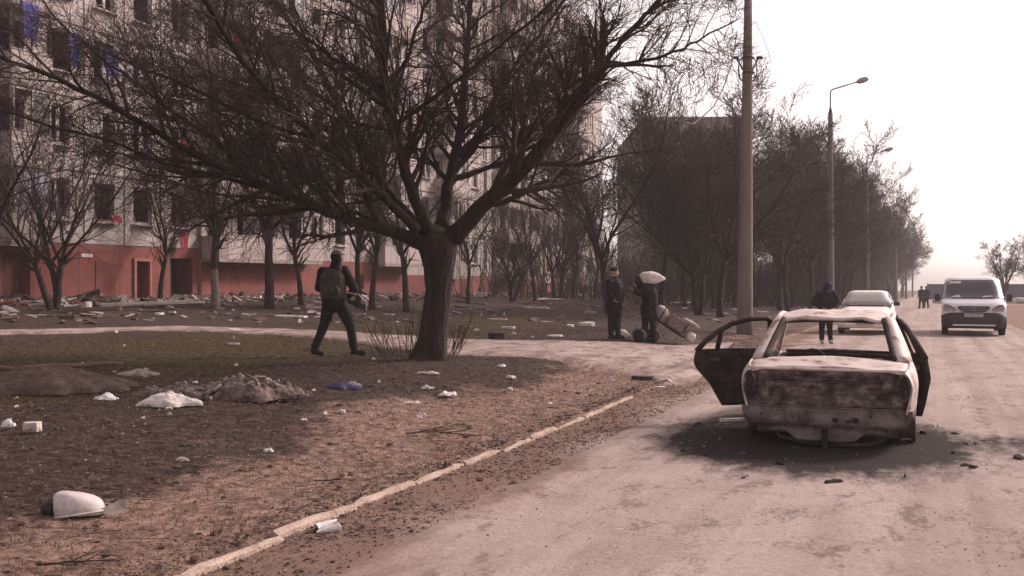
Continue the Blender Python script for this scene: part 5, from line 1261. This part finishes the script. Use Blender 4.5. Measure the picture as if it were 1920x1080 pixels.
# loaded two-wheeled cart leaning to the right with strapped bags
c0 = G(1236, 641)
CT = empty('hand_cart', c0, 0, 'low two-wheeled hand cart tilted under strapped bags', 'cart')
mb = MB(); 
for y in (-.22, .22): mb.tube([(-.32, y, .80), (-.15, y, .60), (.60, y, .10)], .016, 8)
mb.tube([(-.32, -.22, .80), (-.32, .22, .80)], .016, 8)
for t in (.1, .4, .7, .95): mb.tube([(-.15 + .75 * t, -.22, .60 - .5 * t), (-.15 + .75 * t, .22, .60 - .5 * t)], .012, 6)
mb.obj('frame', M['darksteel'], CT, True)
for y in (-.27, .27):
    mb = MB(); n = 20; mb.tube([(-.20 + .13 * math.cos(2 * math.pi * i / n), y, .15 + .13 * math.sin(2 * math.pi * i / n)) for i in range(n + 1)], .025, 8); mb.tube([(-.20, y - .02, .15), (-.20, y + .02, .15)], .09, 12); mb.obj('wheel', M['tyre'], CT, True)
mb = MB(); mb.tube([(-.20, -.27, .15), (-.20, .27, .15)], .014, 6)
for y in (-.22, .22): mb.tube([(-.2, y, .15), (-.05, y, .53)], .014, 6)
mb.obj('axle', M['darksteel'], CT)
dx, dz = .83, -.555
def oncart(t, up): return c0 + Vector((-.15 + .75 * t + .55 * up, 0, .60 - .5 * t + .83 * up))
sack('bag', oncart(.12, .17), (.17, .24, .20), M['grey_bag'], 'upper pale grey bag strapped on the hand cart', (0, R(34), 0), 'bag', seed=11, pinch=.2)
mb = MB(); mb.box((0, 0, 0), (.46, .46, .30)); o = mb.obj('crate', mat('brown_card', (.22, .16, .145), .9, (.14, .10, .09), 6), bevel=.03); o.location = oncart(.62, .18); o.rotation_euler = (0, R(34), 0); props(o, 'brownish boxed bundle strapped in the middle of the hand cart', 'box')
sack('bag', oncart(1.12, .10), (.13, .20, .14), M['whitecloth'], 'white bag at the low right end of the hand cart', (0, R(34), 0), 'bag', seed=15, pinch=.2)
sack('bag', oncart(.95, .38), (.24, .20, .07), M['grey_bag'], 'flat grey bag lying on top of the bundle on the hand cart', (0, R(30), 0), 'bag', seed=19, pinch=.2)
for t, m in ((.05, 0), (.78, 0)):
    mb = MB(); w = .27; P = []
    for a in range(9):
        s_ = math.pi * a / 8; P.append((0 , -w * math.cos(s_), .32 * math.sin(s_) ** .5))
    mb.tube(P, .018, 6); o = mb.obj('strap', M['strap'], CT); o.location = oncart(t + .08, .04) - c0; o.rotation_euler = (0, R(34), 0)
sack('bag', G(1200, 641) + Vector((0, -.05, .15)), (.17, .15, .17), M['cloth_dark'], 'dark bag standing at the feet of the person under the sack', (0, 0, .4), 'bag', seed=22)
# person in the dark hooded coat by the cream car
p = on(pt(1549, 27.5), 27.5)
J = stand(1.68, .22, .05); J.update(face=(-.1, -.8, -.6), head=(.02, -.10, 1.55), elL=(-.33, -.02, 1.12), elR=(.33, -.02, 1.12), wrL=(-.17, -.22, .99), wrR=(.17, -.22, .99), hem=.10, toL=(-.13, -.13, .05), toR=(.13, -.13, .05), hdL=(.8, -.5, -.2), hdR=(-.8, -.5, -.2), pnL=(0, .3, -1), pnR=(0, .3, -1))
person(p, 0, J, 'person in bulky dark hooded coat facing the camera beside the cream saloon car', jacket=M['cloth_dark'], trousers=M['cloth_dark'], boots=mat('pale_boots', (.36, .31, .32), .8), headgear='hood', hat_m=mat('navy_hood', (.03, .025, .05), .9), bulk=1.25)
# distant walkers
for px, Y, lab in ((1728, 78, 'distant person walking on the left edge of the far road, left one of two'), (1737, 80, 'distant person walking on the left edge of the far road, right one of two')):
    x = pt(px, Y); J = stand(1.72, .2, .2); person(on(x, Y), .3, J, lab, jacket=M['cloth_dark'], trousers=M['cloth_dark'], headgear='beanie', hands=True)
# ------------------------------------------------------------------ things lying about
def slab(px, py, wpx, d, h, m, label, rz=0, tilt=(0, 0), name='board', cat='board', irr=.12, seed=0, group=None, lift=0):
    c = G(px, py); w = wpx * c.y / F; rr = random.Random(int(px * 7 + py)); n = 9
    P = []
    for i in range(n):
        a = 2 * math.pi * i / n + rr.uniform(-.2, .2); cx, cy = math.cos(a), math.sin(a); k = 1 / max(abs(cx), abs(cy)) * rr.uniform(1 - irr * 2, 1)
        P.append((cx * k * w / 2, cy * k * d / 2))
    mb = MB(); V = [(x, y, -.02 + .3 * h * n3((x, y, 0), 3, px)) for x, y in P] + [(x * .97, y * .95, h + .25 * h * n3((x, y, 1), 4, px)) for x, y in P] + [(0, 0, h * 1.1)]
    f = [tuple(range(n - 1, -1, -1))] + [(i, (i + 1) % n, n + (i + 1) % n, n + i) for i in range(n)] + [(n + i, n + (i + 1) % n, 2 * n) for i in range(n)]
    mb.add(V, f); o = mb.obj(name, m); o.location = c + Vector((0, 0, .01 + lift)); o.rotation_euler = (tilt[0], tilt[1], rz); return props(o, label, cat, group)
def polar(name, w, d, zf, edge, rings=16, nu=64, m=None, c=None, lift=.003):
    V = [(0, 0, zf(0, 0, 0))]
    for k in range(1, rings + 1):
        e_ = (k / rings) ** .85
        for i in range(nu):
            th = 2 * math.pi * i / nu; r = e_ * edge(th); x, y = r * math.cos(th), r * math.sin(th)
            V.append((x * w / 2, y * d / 2, max(0, zf(x, y, e_)) + lift - (.015 if k == rings else 0)))
    f = [(0, 1 + i, 1 + (i + 1) % nu) for i in range(nu)] + [(1 + (k - 1) * nu + i, 1 + k * nu + i, 1 + k * nu + (i + 1) % nu, 1 + (k - 1) * nu + (i + 1) % nu) for k in range(1, rings) for i in range(nu)]
    return rawmesh(name, V, f)
def heap(px, py, wpx, hpx, d, m, label, name='cloth_heap', cat='cloth', ridge=1.0, seed=1, asym=0, group=None, rag=.5):
    c = G(px, py); s = F / c.y; w, h = wpx / s, hpx / s
    def edge(th): return 1 + .25 * n3((math.cos(th) * 1.2, math.sin(th) * 1.2, 0), 1.9, seed) * (1 + rag) + .16 * n3((math.cos(th), math.sin(th), 3), 4, seed)
    def zf(x, y, e_):
        prof = max(0, 1 - e_ * e_) ** .55; pk = .5 + .5 * math.exp(-((x - asym) / .42) ** 2)
        fold = 1 - abs(2 * n3((x * w * 2.2 + .5 * y, y * d * 4, 0), 1.6 / max(.35, w), seed)); f2 = 1 - abs(2 * n3((x * 2, y * 2, 4), 3.6, seed + 3))
        return h * prof * (pk * (.62 + .3 * rag * n3((x * 1.6, y * 1.4, 2), 1.5, seed)) + ridge * .20 * fold + ridge * .12 * f2) * 1.1
    globals()['LASTZ'] = zf
    o = link(name, polar(name, w, d, zf, edge, 20, 84), m, smooth=True); o.location = c; return props(o, label, cat, group)
def crumple(px, py, wpx, hpx, label, m=None, name='scrap', cat='scrap', d=None, rz=0, group=None, c=None, w=None, seed=None):
    # a thin torn or crumpled sheet: irregular outline, folds, edges lifting off the earth
    c = c or G(px, py); w = w or wpx * c.y / F; d = d or w * .6; h = .72 * hpx * c.y / F; sd = seed or int(px * 3 + py)
    def edge(th): return .85 + .7 * n3((math.cos(th), math.sin(th), 1), 1.3, sd) + .3 * n3((math.cos(th), math.sin(th), 5), 4, sd)
    def zf(x, y, e_): return h * (.25 + .75 * abs(n3((x, y, 0), 1.3, sd)) * 2 + .6 * (.5 - abs(n3((x, y, 7), 2.6, sd)))) * (1 - .55 * e_ ** 3)
    me = polar(name, w, d, zf, edge, 5, 18)
    o = link(name, me, m or M['white']); o.location = c; o.rotation_euler = (0, 0, rz); return props(o, label, cat, group)
def ribbons(parent_label, o, n, wpx, hpx, d, seed, asym, m):
    rr = random.Random(seed); s = F / o.location.y; w, h = wpx / s, hpx / s
    for k in range(n):
        x = rr.uniform(-.95, .8); y = rr.uniform(-.9, .5); a = rr.uniform(-.7, .7); P = []; L = rr.uniform(.25, .6)
        for i in range(7):
            z = max(0, LASTZ(x, y, min(1, math.hypot(x, y)))) + .012
            P.append((x * w / 2, y * d / 2, z + .012 * rr.random())); x += math.cos(a) * L / 6; y += math.sin(a) * L / 6; a += rr.gauss(0, .5)
        mb = MB(); mb.tube(P, [rr.uniform(.018, .030) * q for q in (.5, 1, 1.2, 1, 1.3, 1, .5)], 6); mb.obj('fold', m, o, True)
# turned-over enamel shell in the near left corner
c = G(142, 972); e = empty('basin', c + Vector((0, 0, .0)), R(14), 'cracked grey-white shell of a lamp or basin lying overturned in the near left corner', 'basin')
V = []; nu, nv = 28, 12
for j in range(nv + 1):
    for i in range(nu):
        a = 2 * math.pi * i / nu; t = j / nv; r = math.sin(t * math.pi / 2) ** .62
        ex = 1.0 if math.cos(a) > 0 else .8
        V.append((.185 * r * math.cos(a) * ex * (1 + .05 * math.sin(2 * a)), .115 * r * math.sin(a), .158 * math.cos(t * math.pi / 2) ** .50 * (1 - .22 * (math.cos(a) * r)) + .004 * n3((a, t, 0), 2)))
V = [(max(x, -.118 - .12 * z * .3), y, z - .02 * max(0, x) / .18) for x, y, z in V]
f = [(j * nu + i, (j + 1) * nu + i, (j + 1) * nu + (i + 1) % nu, j * nu + (i + 1) % nu) for j in range(nv) for i in range(nu)]
o = link('shell', rawmesh('shell', V, f), M['enamel'], e, True); s = o.modifiers.new('sheet', 'SOLIDIFY'); s.thickness = .006
o.rotation_euler = (R(-8), R(-6), 0); o.location = (0, 0, .005)
mb = MB(); mb.tube([(.19 * math.cos(a) * (1 if math.cos(a) > 0 else .82) * 1.01, .117 * math.sin(a), .006) for a in [i * .2244 for i in range(29)]], .007, 6); o = mb.obj('rim', M['enamel'], e, True); o.rotation_euler = (R(-8), R(-6), 0); o.location = (0, 0, .006)
mb = MB(); mb.add([(.17, -.03, .05), (.26, .0, .085), (.31, .01, .095), (.305, .0, .02), (.24, -.04, .0), (.18, -.05, .02)], [(0, 1, 2, 3, 4, 5)]); o = mb.obj('torn_flap', mat('greyish_flap', (.36, .31, .27), .8, (.22, .18, .15), 12), e); s = o.modifiers.new('sheet', 'SOLIDIFY'); s.thickness = .005
mb = MB(); mb.tube([(-.13, .0, .05), (-.18, -.01, .05), (-.205, -.02, .045)], [.05, .045, .04], 10); mb.obj('socket', M['darksteel'], e, True)
# crushed cup against the kerb
c = G(612, 1000); e = empty('paper_cup', c + Vector((0, 0, .03)), .5, 'crushed white cup lying against the kerb at the bottom', 'cup'); e.scale = (1.35,) * 3
V = []; n = 20
for j, (x, r) in enumerate([(-.055, .034), (-.03, .036), (0, .039), (.03, .042), (.05, .045), (.053, .048), (.05, .042), (.0, .036), (-.045, .03)]):
    for i in range(n):
        a = 2 * math.pi * i / n; V.append((x + .008 * math.sin(3 * a + j), r * math.cos(a) * (1 + .28 * math.sin(2 * a + .5 * j) + .12 * math.sin(5 * a + j)), r * .72 * math.sin(a) + .006 * math.sin(4 * a + j)))
o = link('cup_wall', rawmesh('cup_wall', V, [(j * n + i, j * n + (i + 1) % n, (j + 1) * n + (i + 1) % n, (j + 1) * n + i) for j in range(8) for i in range(n)] + [tuple(range(n))]), M['white'], e, True)
mb = MB(); mb.ball((-.045, .0, -.01), (.02, .03, .02), 6); mb.obj('lid', M['darksteel'], e, True)
# dug-up mound with a trench edge on the left
heap(70, 728, 350, 48, 1.3, M['soil'], 'dark mound of dug-up earth at the left edge', 'earth_mound', 'mound', .7, 3, .1, rag=.3)
c1 = G(-40, 712); c2 = G(232, 698); mb = MB(); P = [c1.lerp(c2, i / 8) + Vector((0, 0, .13 + .012 * math.sin(i * 2))) - c1 for i in range(9)]; mb.tube(P, [.035, .036, .034, .036, .035, .032, .034, .03, .022], 10); o = mb.obj('log', M['wood'], smooth=True); o.location = c1; props(o, 'long straight pole lying over the dark earth mound', 'log')
heap(260, 702, 78, 12, .35, M['grey_bag'], 'flattened pale grey bag at the right end of the earth mound', 'rag', 'rag', .6, 5)
crumple(198, 750, 62, 14, 'small crumpled white litter below the mound end', name='rubbish', cat='rubbish', d=.25)
heap(320, 757, 116, 28, .45, M['whitecloth'], 'spread white cloth with a raised fold beside the brown clothes', 'white_cloth', 'cloth', .5, 9, -.15)
o = heap(335, 742, 170, 18, .5, M['cloth_brown'], 'crumpled dark clothes behind the white cloth', 'clothes', 'clothes', 1.6, 14, .1, rag=.6); ribbons('', o, 9, 170, 24, .5, 6, .1, M['fold'])
o = heap(460, 743, 200, 33, .8, M['cloth_brown'], 'highest pile of brownish clothes right of the white cloth', 'clothes', 'clothes', 1.5, 17, -.05, rag=.5); ribbons('', o, 22, 200, 50, .8, 5, -.05, M['fold'])
o = heap(530, 740, 80, 22, .4, M['cloth_brown'], 'tail of striped brown clothes ending the pile on the right', 'clothes', 'clothes', 1.6, 19, .1, rag=.6); ribbons('', o, 7, 80, 22, .4, 7, .1, M['fold'])
heap(640, 728, 70, 11, .3, mat('dark_blue_rag', (.025, .021, .06), .9, (.06, .052, .11), 8), 'crumpled dark blue rag on the bare ground left of the big tree', 'rag', 'rag', 1, 23)
heap(660, 724, 34, 9, .2, M['grey_bag'], 'greyish corner of rag touching the blue rag', 'rag', 'rag', 1, 24)
crumple(18, 800, 32, 16, 'crumpled white paper at the left edge', name='paper', cat='paper', d=.14)
slab(60, 806, 34, .09, .055, M['lime_slab'], 'short pale block beside the crumpled paper at the left edge', -.1, name='block', cat='block', irr=.03)
# pale boards and scraps on the far lawn
BD = [(543, 594, 74, .9, .05, 'long bright board lying in the lawn left of the walking person', -.12, (0, .03)),
      (446, 621, 44, .5, .05, 'crumpled pale board on the path edge, left of the walking person', -.3, (.05, .14)),
      (437, 646, 24, .2, .03, 'small pale board in the green grass', 0, (0, 0)),
      (1100, 611, 46, .7, .16, 'thick rounded white bundle on the earth left of the standing person', .05, (0, 0)),
      (1070, 612, 16, .4, .08, 'small white lump left of the thick white bundle', .05, (0, 0)),
      (953, 616, 28, .5, .07, 'pale flat slab behind the path right of the big trunk', 0, (0, 0)),
      (1040, 631, 32, .5, .04, 'thin pale plank beside the far path edge', .03, (0, 0)),
      (893, 620, 12, .2, .06, 'little pale stone right of the big trunk', 0, (0, 0)),
      (1020, 562, 60, 2.5, .18, 'long white sheet lying before the block', .06, (0, 0)),
      (1003, 577, 60, 1.2, .05, 'low pale strip of wood on the earth slope', -.06, (0, .02)),
      (903, 557, 22, .7, .45, 'pale rounded bundle close to the block base', 0, (0, 0)),
      (932, 599, 44, .5, .04, 'thin pinkish stick of wood behind the path', .03, (0, 0)),
      (1110, 586, 20, .6, .06, 'small pale chip of board far behind the standing person', 0, (0, 0)),
      (1275, 569, 44, 1.2, .12, 'long pale sheet among the trees right of the cart', .02, (0, 0)),
      (1368, 561, 14, .8, .35, 'upright pale block between the trees left of the nearest pole', 0, (0, 0)),
      (1366, 570, 12, .6, .3, 'lower pale block between the trees left of the nearest pole', 0, (0, 0)),
      (232, 573, 14, .4, .25, 'white lump in the rubble below the second basement window', 0, (0, 0)),
      (165, 577, 12, .4, .28, 'round white lump in the rubble at the thin multi-stemmed tree', 0, (0, 0)),
      (20, 583, 34, .5, .12, 'tilted pale plank in the rubble at the left edge', .5, (0, .4)),
      (300, 589, 22, .5, .05, 'left one of two pale chips on the lawn below the broken doorway', 0, (0, 0)),
      (323, 586, 18, .4, .05, 'right one of two pale chips on the lawn below the broken doorway', 0, (0, 0)),
      (800, 700, 46, .16, .02, 'flat torn white sheet just in front of the big tree', -.05, (0, 0)),
      (840, 741, 30, .22, .06, 'peaked scrap of white paper in front of the big tree', .2, (.1, .1)),
      (803, 729, 20, .12, .05, 'small white chunk left of the peaked paper', 0, (0, 0)),
      (941, 688, 18, .2, .03, 'upper white scrap on the brown slope right of the big tree', 0, (0, 0)),
      (958, 709, 26, .15, .03, 'lower slanting white scrap on the brown slope right of the big tree', -.5, (0, .1)),
      (957, 730, 10, .1, .03, 'tiny white scrap lowest on the slope right of the big tree', 0, (0, 0)),
      (640, 773, 18, .08, .03, 'white scrap lying alone below the blue rag', -.4, (0, 0)),
      (770, 756, 36, .1, .03, 'thin torn strip of white paper below the small white chunk', .3, (0, .05)),
      (502, 846, 18, .06, .02, 'white chip alone in the middle of the near verge', .2, (0, 0)),
      (341, 865, 26, .04, .012, 'thin white sliver on the near left verge', -.05, (0, 0)),
      (1163, 996, 18, .05, .012, 'pale flat chip on the near road surface', .1, (0, 0))]
for px, py, w, d, h, lab, rz, tl in BD:
    nm = 'paper' if 'paper' in lab or 'sheet' in lab else 'bundle' if 'bundle' in lab else 'plank' if 'plank' in lab or 'stick' in lab or 'strip' in lab or 'sliver' in lab else 'stone' if 'stone' in lab or 'lump' in lab or 'block' in lab or 'chunk' in lab or 'chip' in lab else 'board' if 'board' in lab or 'slab' in lab else 'scrap'
    if nm in ('paper', 'scrap', 'strip') or py > 695: crumple(px, py, w * 1.1, max(5, h * F / G(px, py).y * .9), lab, None, nm, nm, min(d, .5), rz)
    else: slab(px, py, w, d * .8, h * .6, M['lime_slab'] if rb.random() < .4 else M['white'], lab, rz, tl, nm, nm, irr=.22)
slab(931, 637, 32, .25, .15, M['burnt'], 'dark low box on the far edge of the path', 0, name='box', cat='box', irr=.03)
slab(1205, 712, 50, .22, .05, M['burnt'], 'dark charred plank lying where the path meets the road', -.12, name='plank', cat='plank')
crumple(1240, 714, 40, 8, 'pale bent strip beside the dark charred plank', name='strip', cat='strip', d=.12, rz=-.6)
slab(1238, 729, 22, .2, .02, M['lime_slab'], 'pale chip at the kerb end by the charred plank', 0, name='scrap', cat='scrap')
crumple(1752, 802, 28, 9, 'crumpled white foil beside the burnt car rear wheel', name='foil', cat='foil')
slab(1372, 794, 52, .05, .02, M['white'], 'thin white strip under the open left door of the burnt car', .2, name='strip', cat='strip', irr=.05, lift=.03)
c = G(1000, 552)
# soot and car debris
rr = random.Random(8)
for i in range(26):
    a = rr.uniform(0, 6.28); r = rr.uniform(1.05, 1.9); q = CAR.location + Vector((math.cos(a) * r * .95 + .1, math.sin(a) * r - .2 + (.4 if math.sin(a) > 0 else 0), 0)); w = rr.uniform(.03, .12)
    crumple(0, 0, 0, rr.uniform(3, 7), 'charred scrap on the sooty road around the burnt car', M['burnt'] if rr.random() < .7 else M['valance'], 'charred_scrap', 'scrap', w * rr.uniform(.4, 1), rr.uniform(0, 3), 'charred scraps around the burnt car', on(q.x, q.y, .02), w * 1.6, i + 200)
# clods and dark things on the verge and road
for px, py, w, h, lab in ((840, 880, 20, .07, 'dark upright clod standing on the kerb line'), (828, 903, 44, .05, 'dark flat clod in the gutter below the kerb'), (657, 893, 12, .05, 'small dark upright clod on the near verge'), (402, 1001, 20, .02, 'little dark flake on the near verge'), (938, 868, 24, .03, 'dark clod in the gutter at the middle of the kerb'), (748, 950, 18, .04, 'dark lump in the gutter near the crushed cup')):
    crumple(px, py, w, h * F / G(px, py).y * .8, lab, M['soil'], 'clod', 'clod', w / 250, .2)
rr = random.Random(41)
for i in range(48):      # anonymous pale scraps over the dark verge and lawn
    while True:
        px, py = rr.uniform(0, 1150), rr.uniform(585, 800)
        if not (430 < px < 900 and 600 < py < 660 and False) and py < 900 - px * .12: break
    c = G(px, py); w = rr.uniform(.03, .085) * (1 + .035 * c.y)
    crumple(px, py, 0, rr.uniform(3, 6), 'tiny pale scrap of rubbish lying on the earth', M['lime_slab'] if rr.random() < .6 else M['white'], 'scrap', 'scrap', w * rr.uniform(.3, .8), rr.uniform(0, 3), 'tiny pale scraps strewn on the earth', c, w, i + 3)
# fallen twigs
def branch(px, py, ln, rz, label, seed, th=.008):
    c = G(px, py); rr = random.Random(seed); mb = MB()
    def rec(p, d, L, r, k):
        pts = [p]
        for i in range(5): pts.append(pts[-1] + d * L / 5); d = (d + Vector((rr.gauss(0, .16), rr.gauss(0, .16), rr.gauss(0, .05)))).normalized()
        for q in pts: q.z = max(.004, q.z)
        mb.tube(pts, [r * (1 - .13 * i) for i in range(6)], 5)
        if k: 
            for i in (1, 2, 3, 4):
                a = rr.choice((-1, 1)) * rr.uniform(.4, .9); dd = Matrix.Rotation(a, 3, 'Z') @ d; dd.z = rr.uniform(0, .3); rec(pts[i].copy(), dd.normalized(), L * .45, r * .6, k - 1)
    rec(Vector((0, 0, .01)), Vector((1, 0, .06)), ln, th, 2)
    o = mb.obj('fallen_branch', M['twig']); o.location = c; o.rotation_euler = (0, 0, rz); return props(o, label, 'branch')
branch(70, 1068, .42, .1, 'forked dark twig lying at the bottom left corner', 3)
branch(800, 812, .7, -.5, 'fallen branch lying across the verge to the kerb', 6)
branch(760, 815, .6, .3, 'low tangle of dark twigs on the verge above the kerb', 9)
branch(590, 905, .22, -.3, 'short dark twig on the sandy verge', 12, .006)
branch(90, 942, .16, -.3, 'pale broken twig just below the overturned shell', 13, .006)
branch(620, 818, .22, 1.3, 'thin dry stalk standing up on the dark verge', 15, .004)
# ------------------------------------------------------------------ rubble along the foot of the block
rr = random.Random(17); mb = MB()
for i in range(1500):
    Y = 31 + 66 * rr.random() ** 1.3; d = rr.gauss(0, 1); w = 24.2 - abs(rr.gauss(0, 1.7)); x0 = BX0 + .39 * Y
    x = x0 + (24.6 - w) / BC + .3; y = Y
    s = rr.uniform(.05, .22) * (1.6 if rr.random() < .06 else 1); z = hgt(x, y); c = (x, y, z + s * .25 + .10 * max(0, 1.2 - (24.6 - w)))
    e = (rr.uniform(-.5, .5), rr.uniform(-.5, .5), rr.uniform(0, 3)); long = rr.random() < .22
    mb.box(c, (s * (rr.uniform(3, 7) if long else rr.uniform(.8, 1.8)), s * rr.uniform(.4, 1.2), s * rr.uniform(.2, .7)), e, mi=rr.choice((0, 0, 1, 2, 3, 3, 4)))
o = mb.obj('rubble', [M['concrete'], M['lime_slab'], M['wood'], M['soil'], M['plinth']]); props(o, 'broken rubble and laths heaped along the foot of the block', 'rubble', kind='stuff')
rr = random.Random(19); mb = MB()
for i in range(420):    # sparse junk over the far lawn and under the grove
    px = rr.uniform(-20, 1560); py = rr.uniform(553, 606); c = G(px, py)
    if curbw(c.x, c.y) < 1.0: continue
    s = rr.uniform(.06, .16) * (1 + c.y * .010); mb.box((c.x, c.y, c.z + s * .1), (s * rr.uniform(.8, 4), s * rr.uniform(.5, 1.2), s * rr.uniform(.15, .4)), (rr.uniform(-.2, .2), rr.uniform(-.2, .2), rr.uniform(0, 3)), mi=rr.choice((0, 1, 2, 2, 3, 3, 3)))
o = mb.obj('litter', [M['concrete'], M['lime_slab'], M['wood'], M['soil']]); props(o, 'scattered junk and rubbish over the far lawn', 'litter', kind='stuff')
for i, (px, py, ln, rz, lab) in enumerate([(330, 562, 3.6, .12, 'long upper pale plank in the debris below the broken doorway'), (250, 576, 4.4, .2, 'long lower plank in the debris left of the broken doorway'), (150, 588, 2.2, .1, 'plank in the rubble right of the multi-stemmed tree'), (950, 553, 3.4, .35, 'slanting plank in the debris before the dark loggia')]):
    c = G(px, py); mb = MB(); mb.box((0, 0, .08), (ln, .2, .07)); mb.box((.3, .15, .14), (ln * .7, .12, .05), (0, 0, .1)); o = mb.obj('plank', M['lime_slab'] if i % 2 else M['wood'], bevel=.01); o.location = c; o.rotation_euler = (0, R(-2), rz); props(o, lab, 'plank')
# low white heaps far right behind the van
for px, py, lab in ((1800, 574, 'white snow-like heap left of the van by the far fence'), (1903, 574, 'low white heap right of the van by the far fence')):
    Y = 110; x = pt(px, Y); mb = MB()
    for k in range(6): mb.ball(((k - 2.5) * .9, 0, .2 + .15 * (k % 2)), (.8, .5, .35), 6)
    o = mb.obj('gravel_heap', M['lime_slab'], smooth=True); o.location = on(x, Y); props(o, lab, 'heap')
# ------------------------------------------------------------------ air
HAZE = 0.00095
if HAZE:
    mb = MB(); mb.box((40, 140, 20), (420, 440, 0)); 
    x0, x1, y0, y1, z0, z1 = -160, 260, -20, 330, -9, 36
    mb = MB(); mb.box(((x0 + x1) / 2, (y0 + y1) / 2, (z0 + z1) / 2), (x1 - x0, y1 - y0, z1 - z0))
    hm = bpy.data.materials.new('haze'); hm.use_nodes = True; n = hm.node_tree; n.nodes.clear(); out = n.nodes.new('ShaderNodeOutputMaterial'); vv = n.nodes.new('ShaderNodeVolumePrincipled')
    vv.inputs['Color'].default_value = (.92, .84, .84, 1); vv.inputs['Density'].default_value = HAZE; vv.inputs['Anisotropy'].default_value = .1; n.links.new(vv.outputs[0], out.inputs['Volume'])
    o = mb.obj('haze', hm); props(o, 'thin pale dusty haze over the street', 'haze', kind='stuff')
# prototypes never placed are removed
for e in protos + small:
    if 'label' not in e:
        for c in list(e.children): bpy.data.objects.remove(c)
        bpy.data.objects.remove(e)
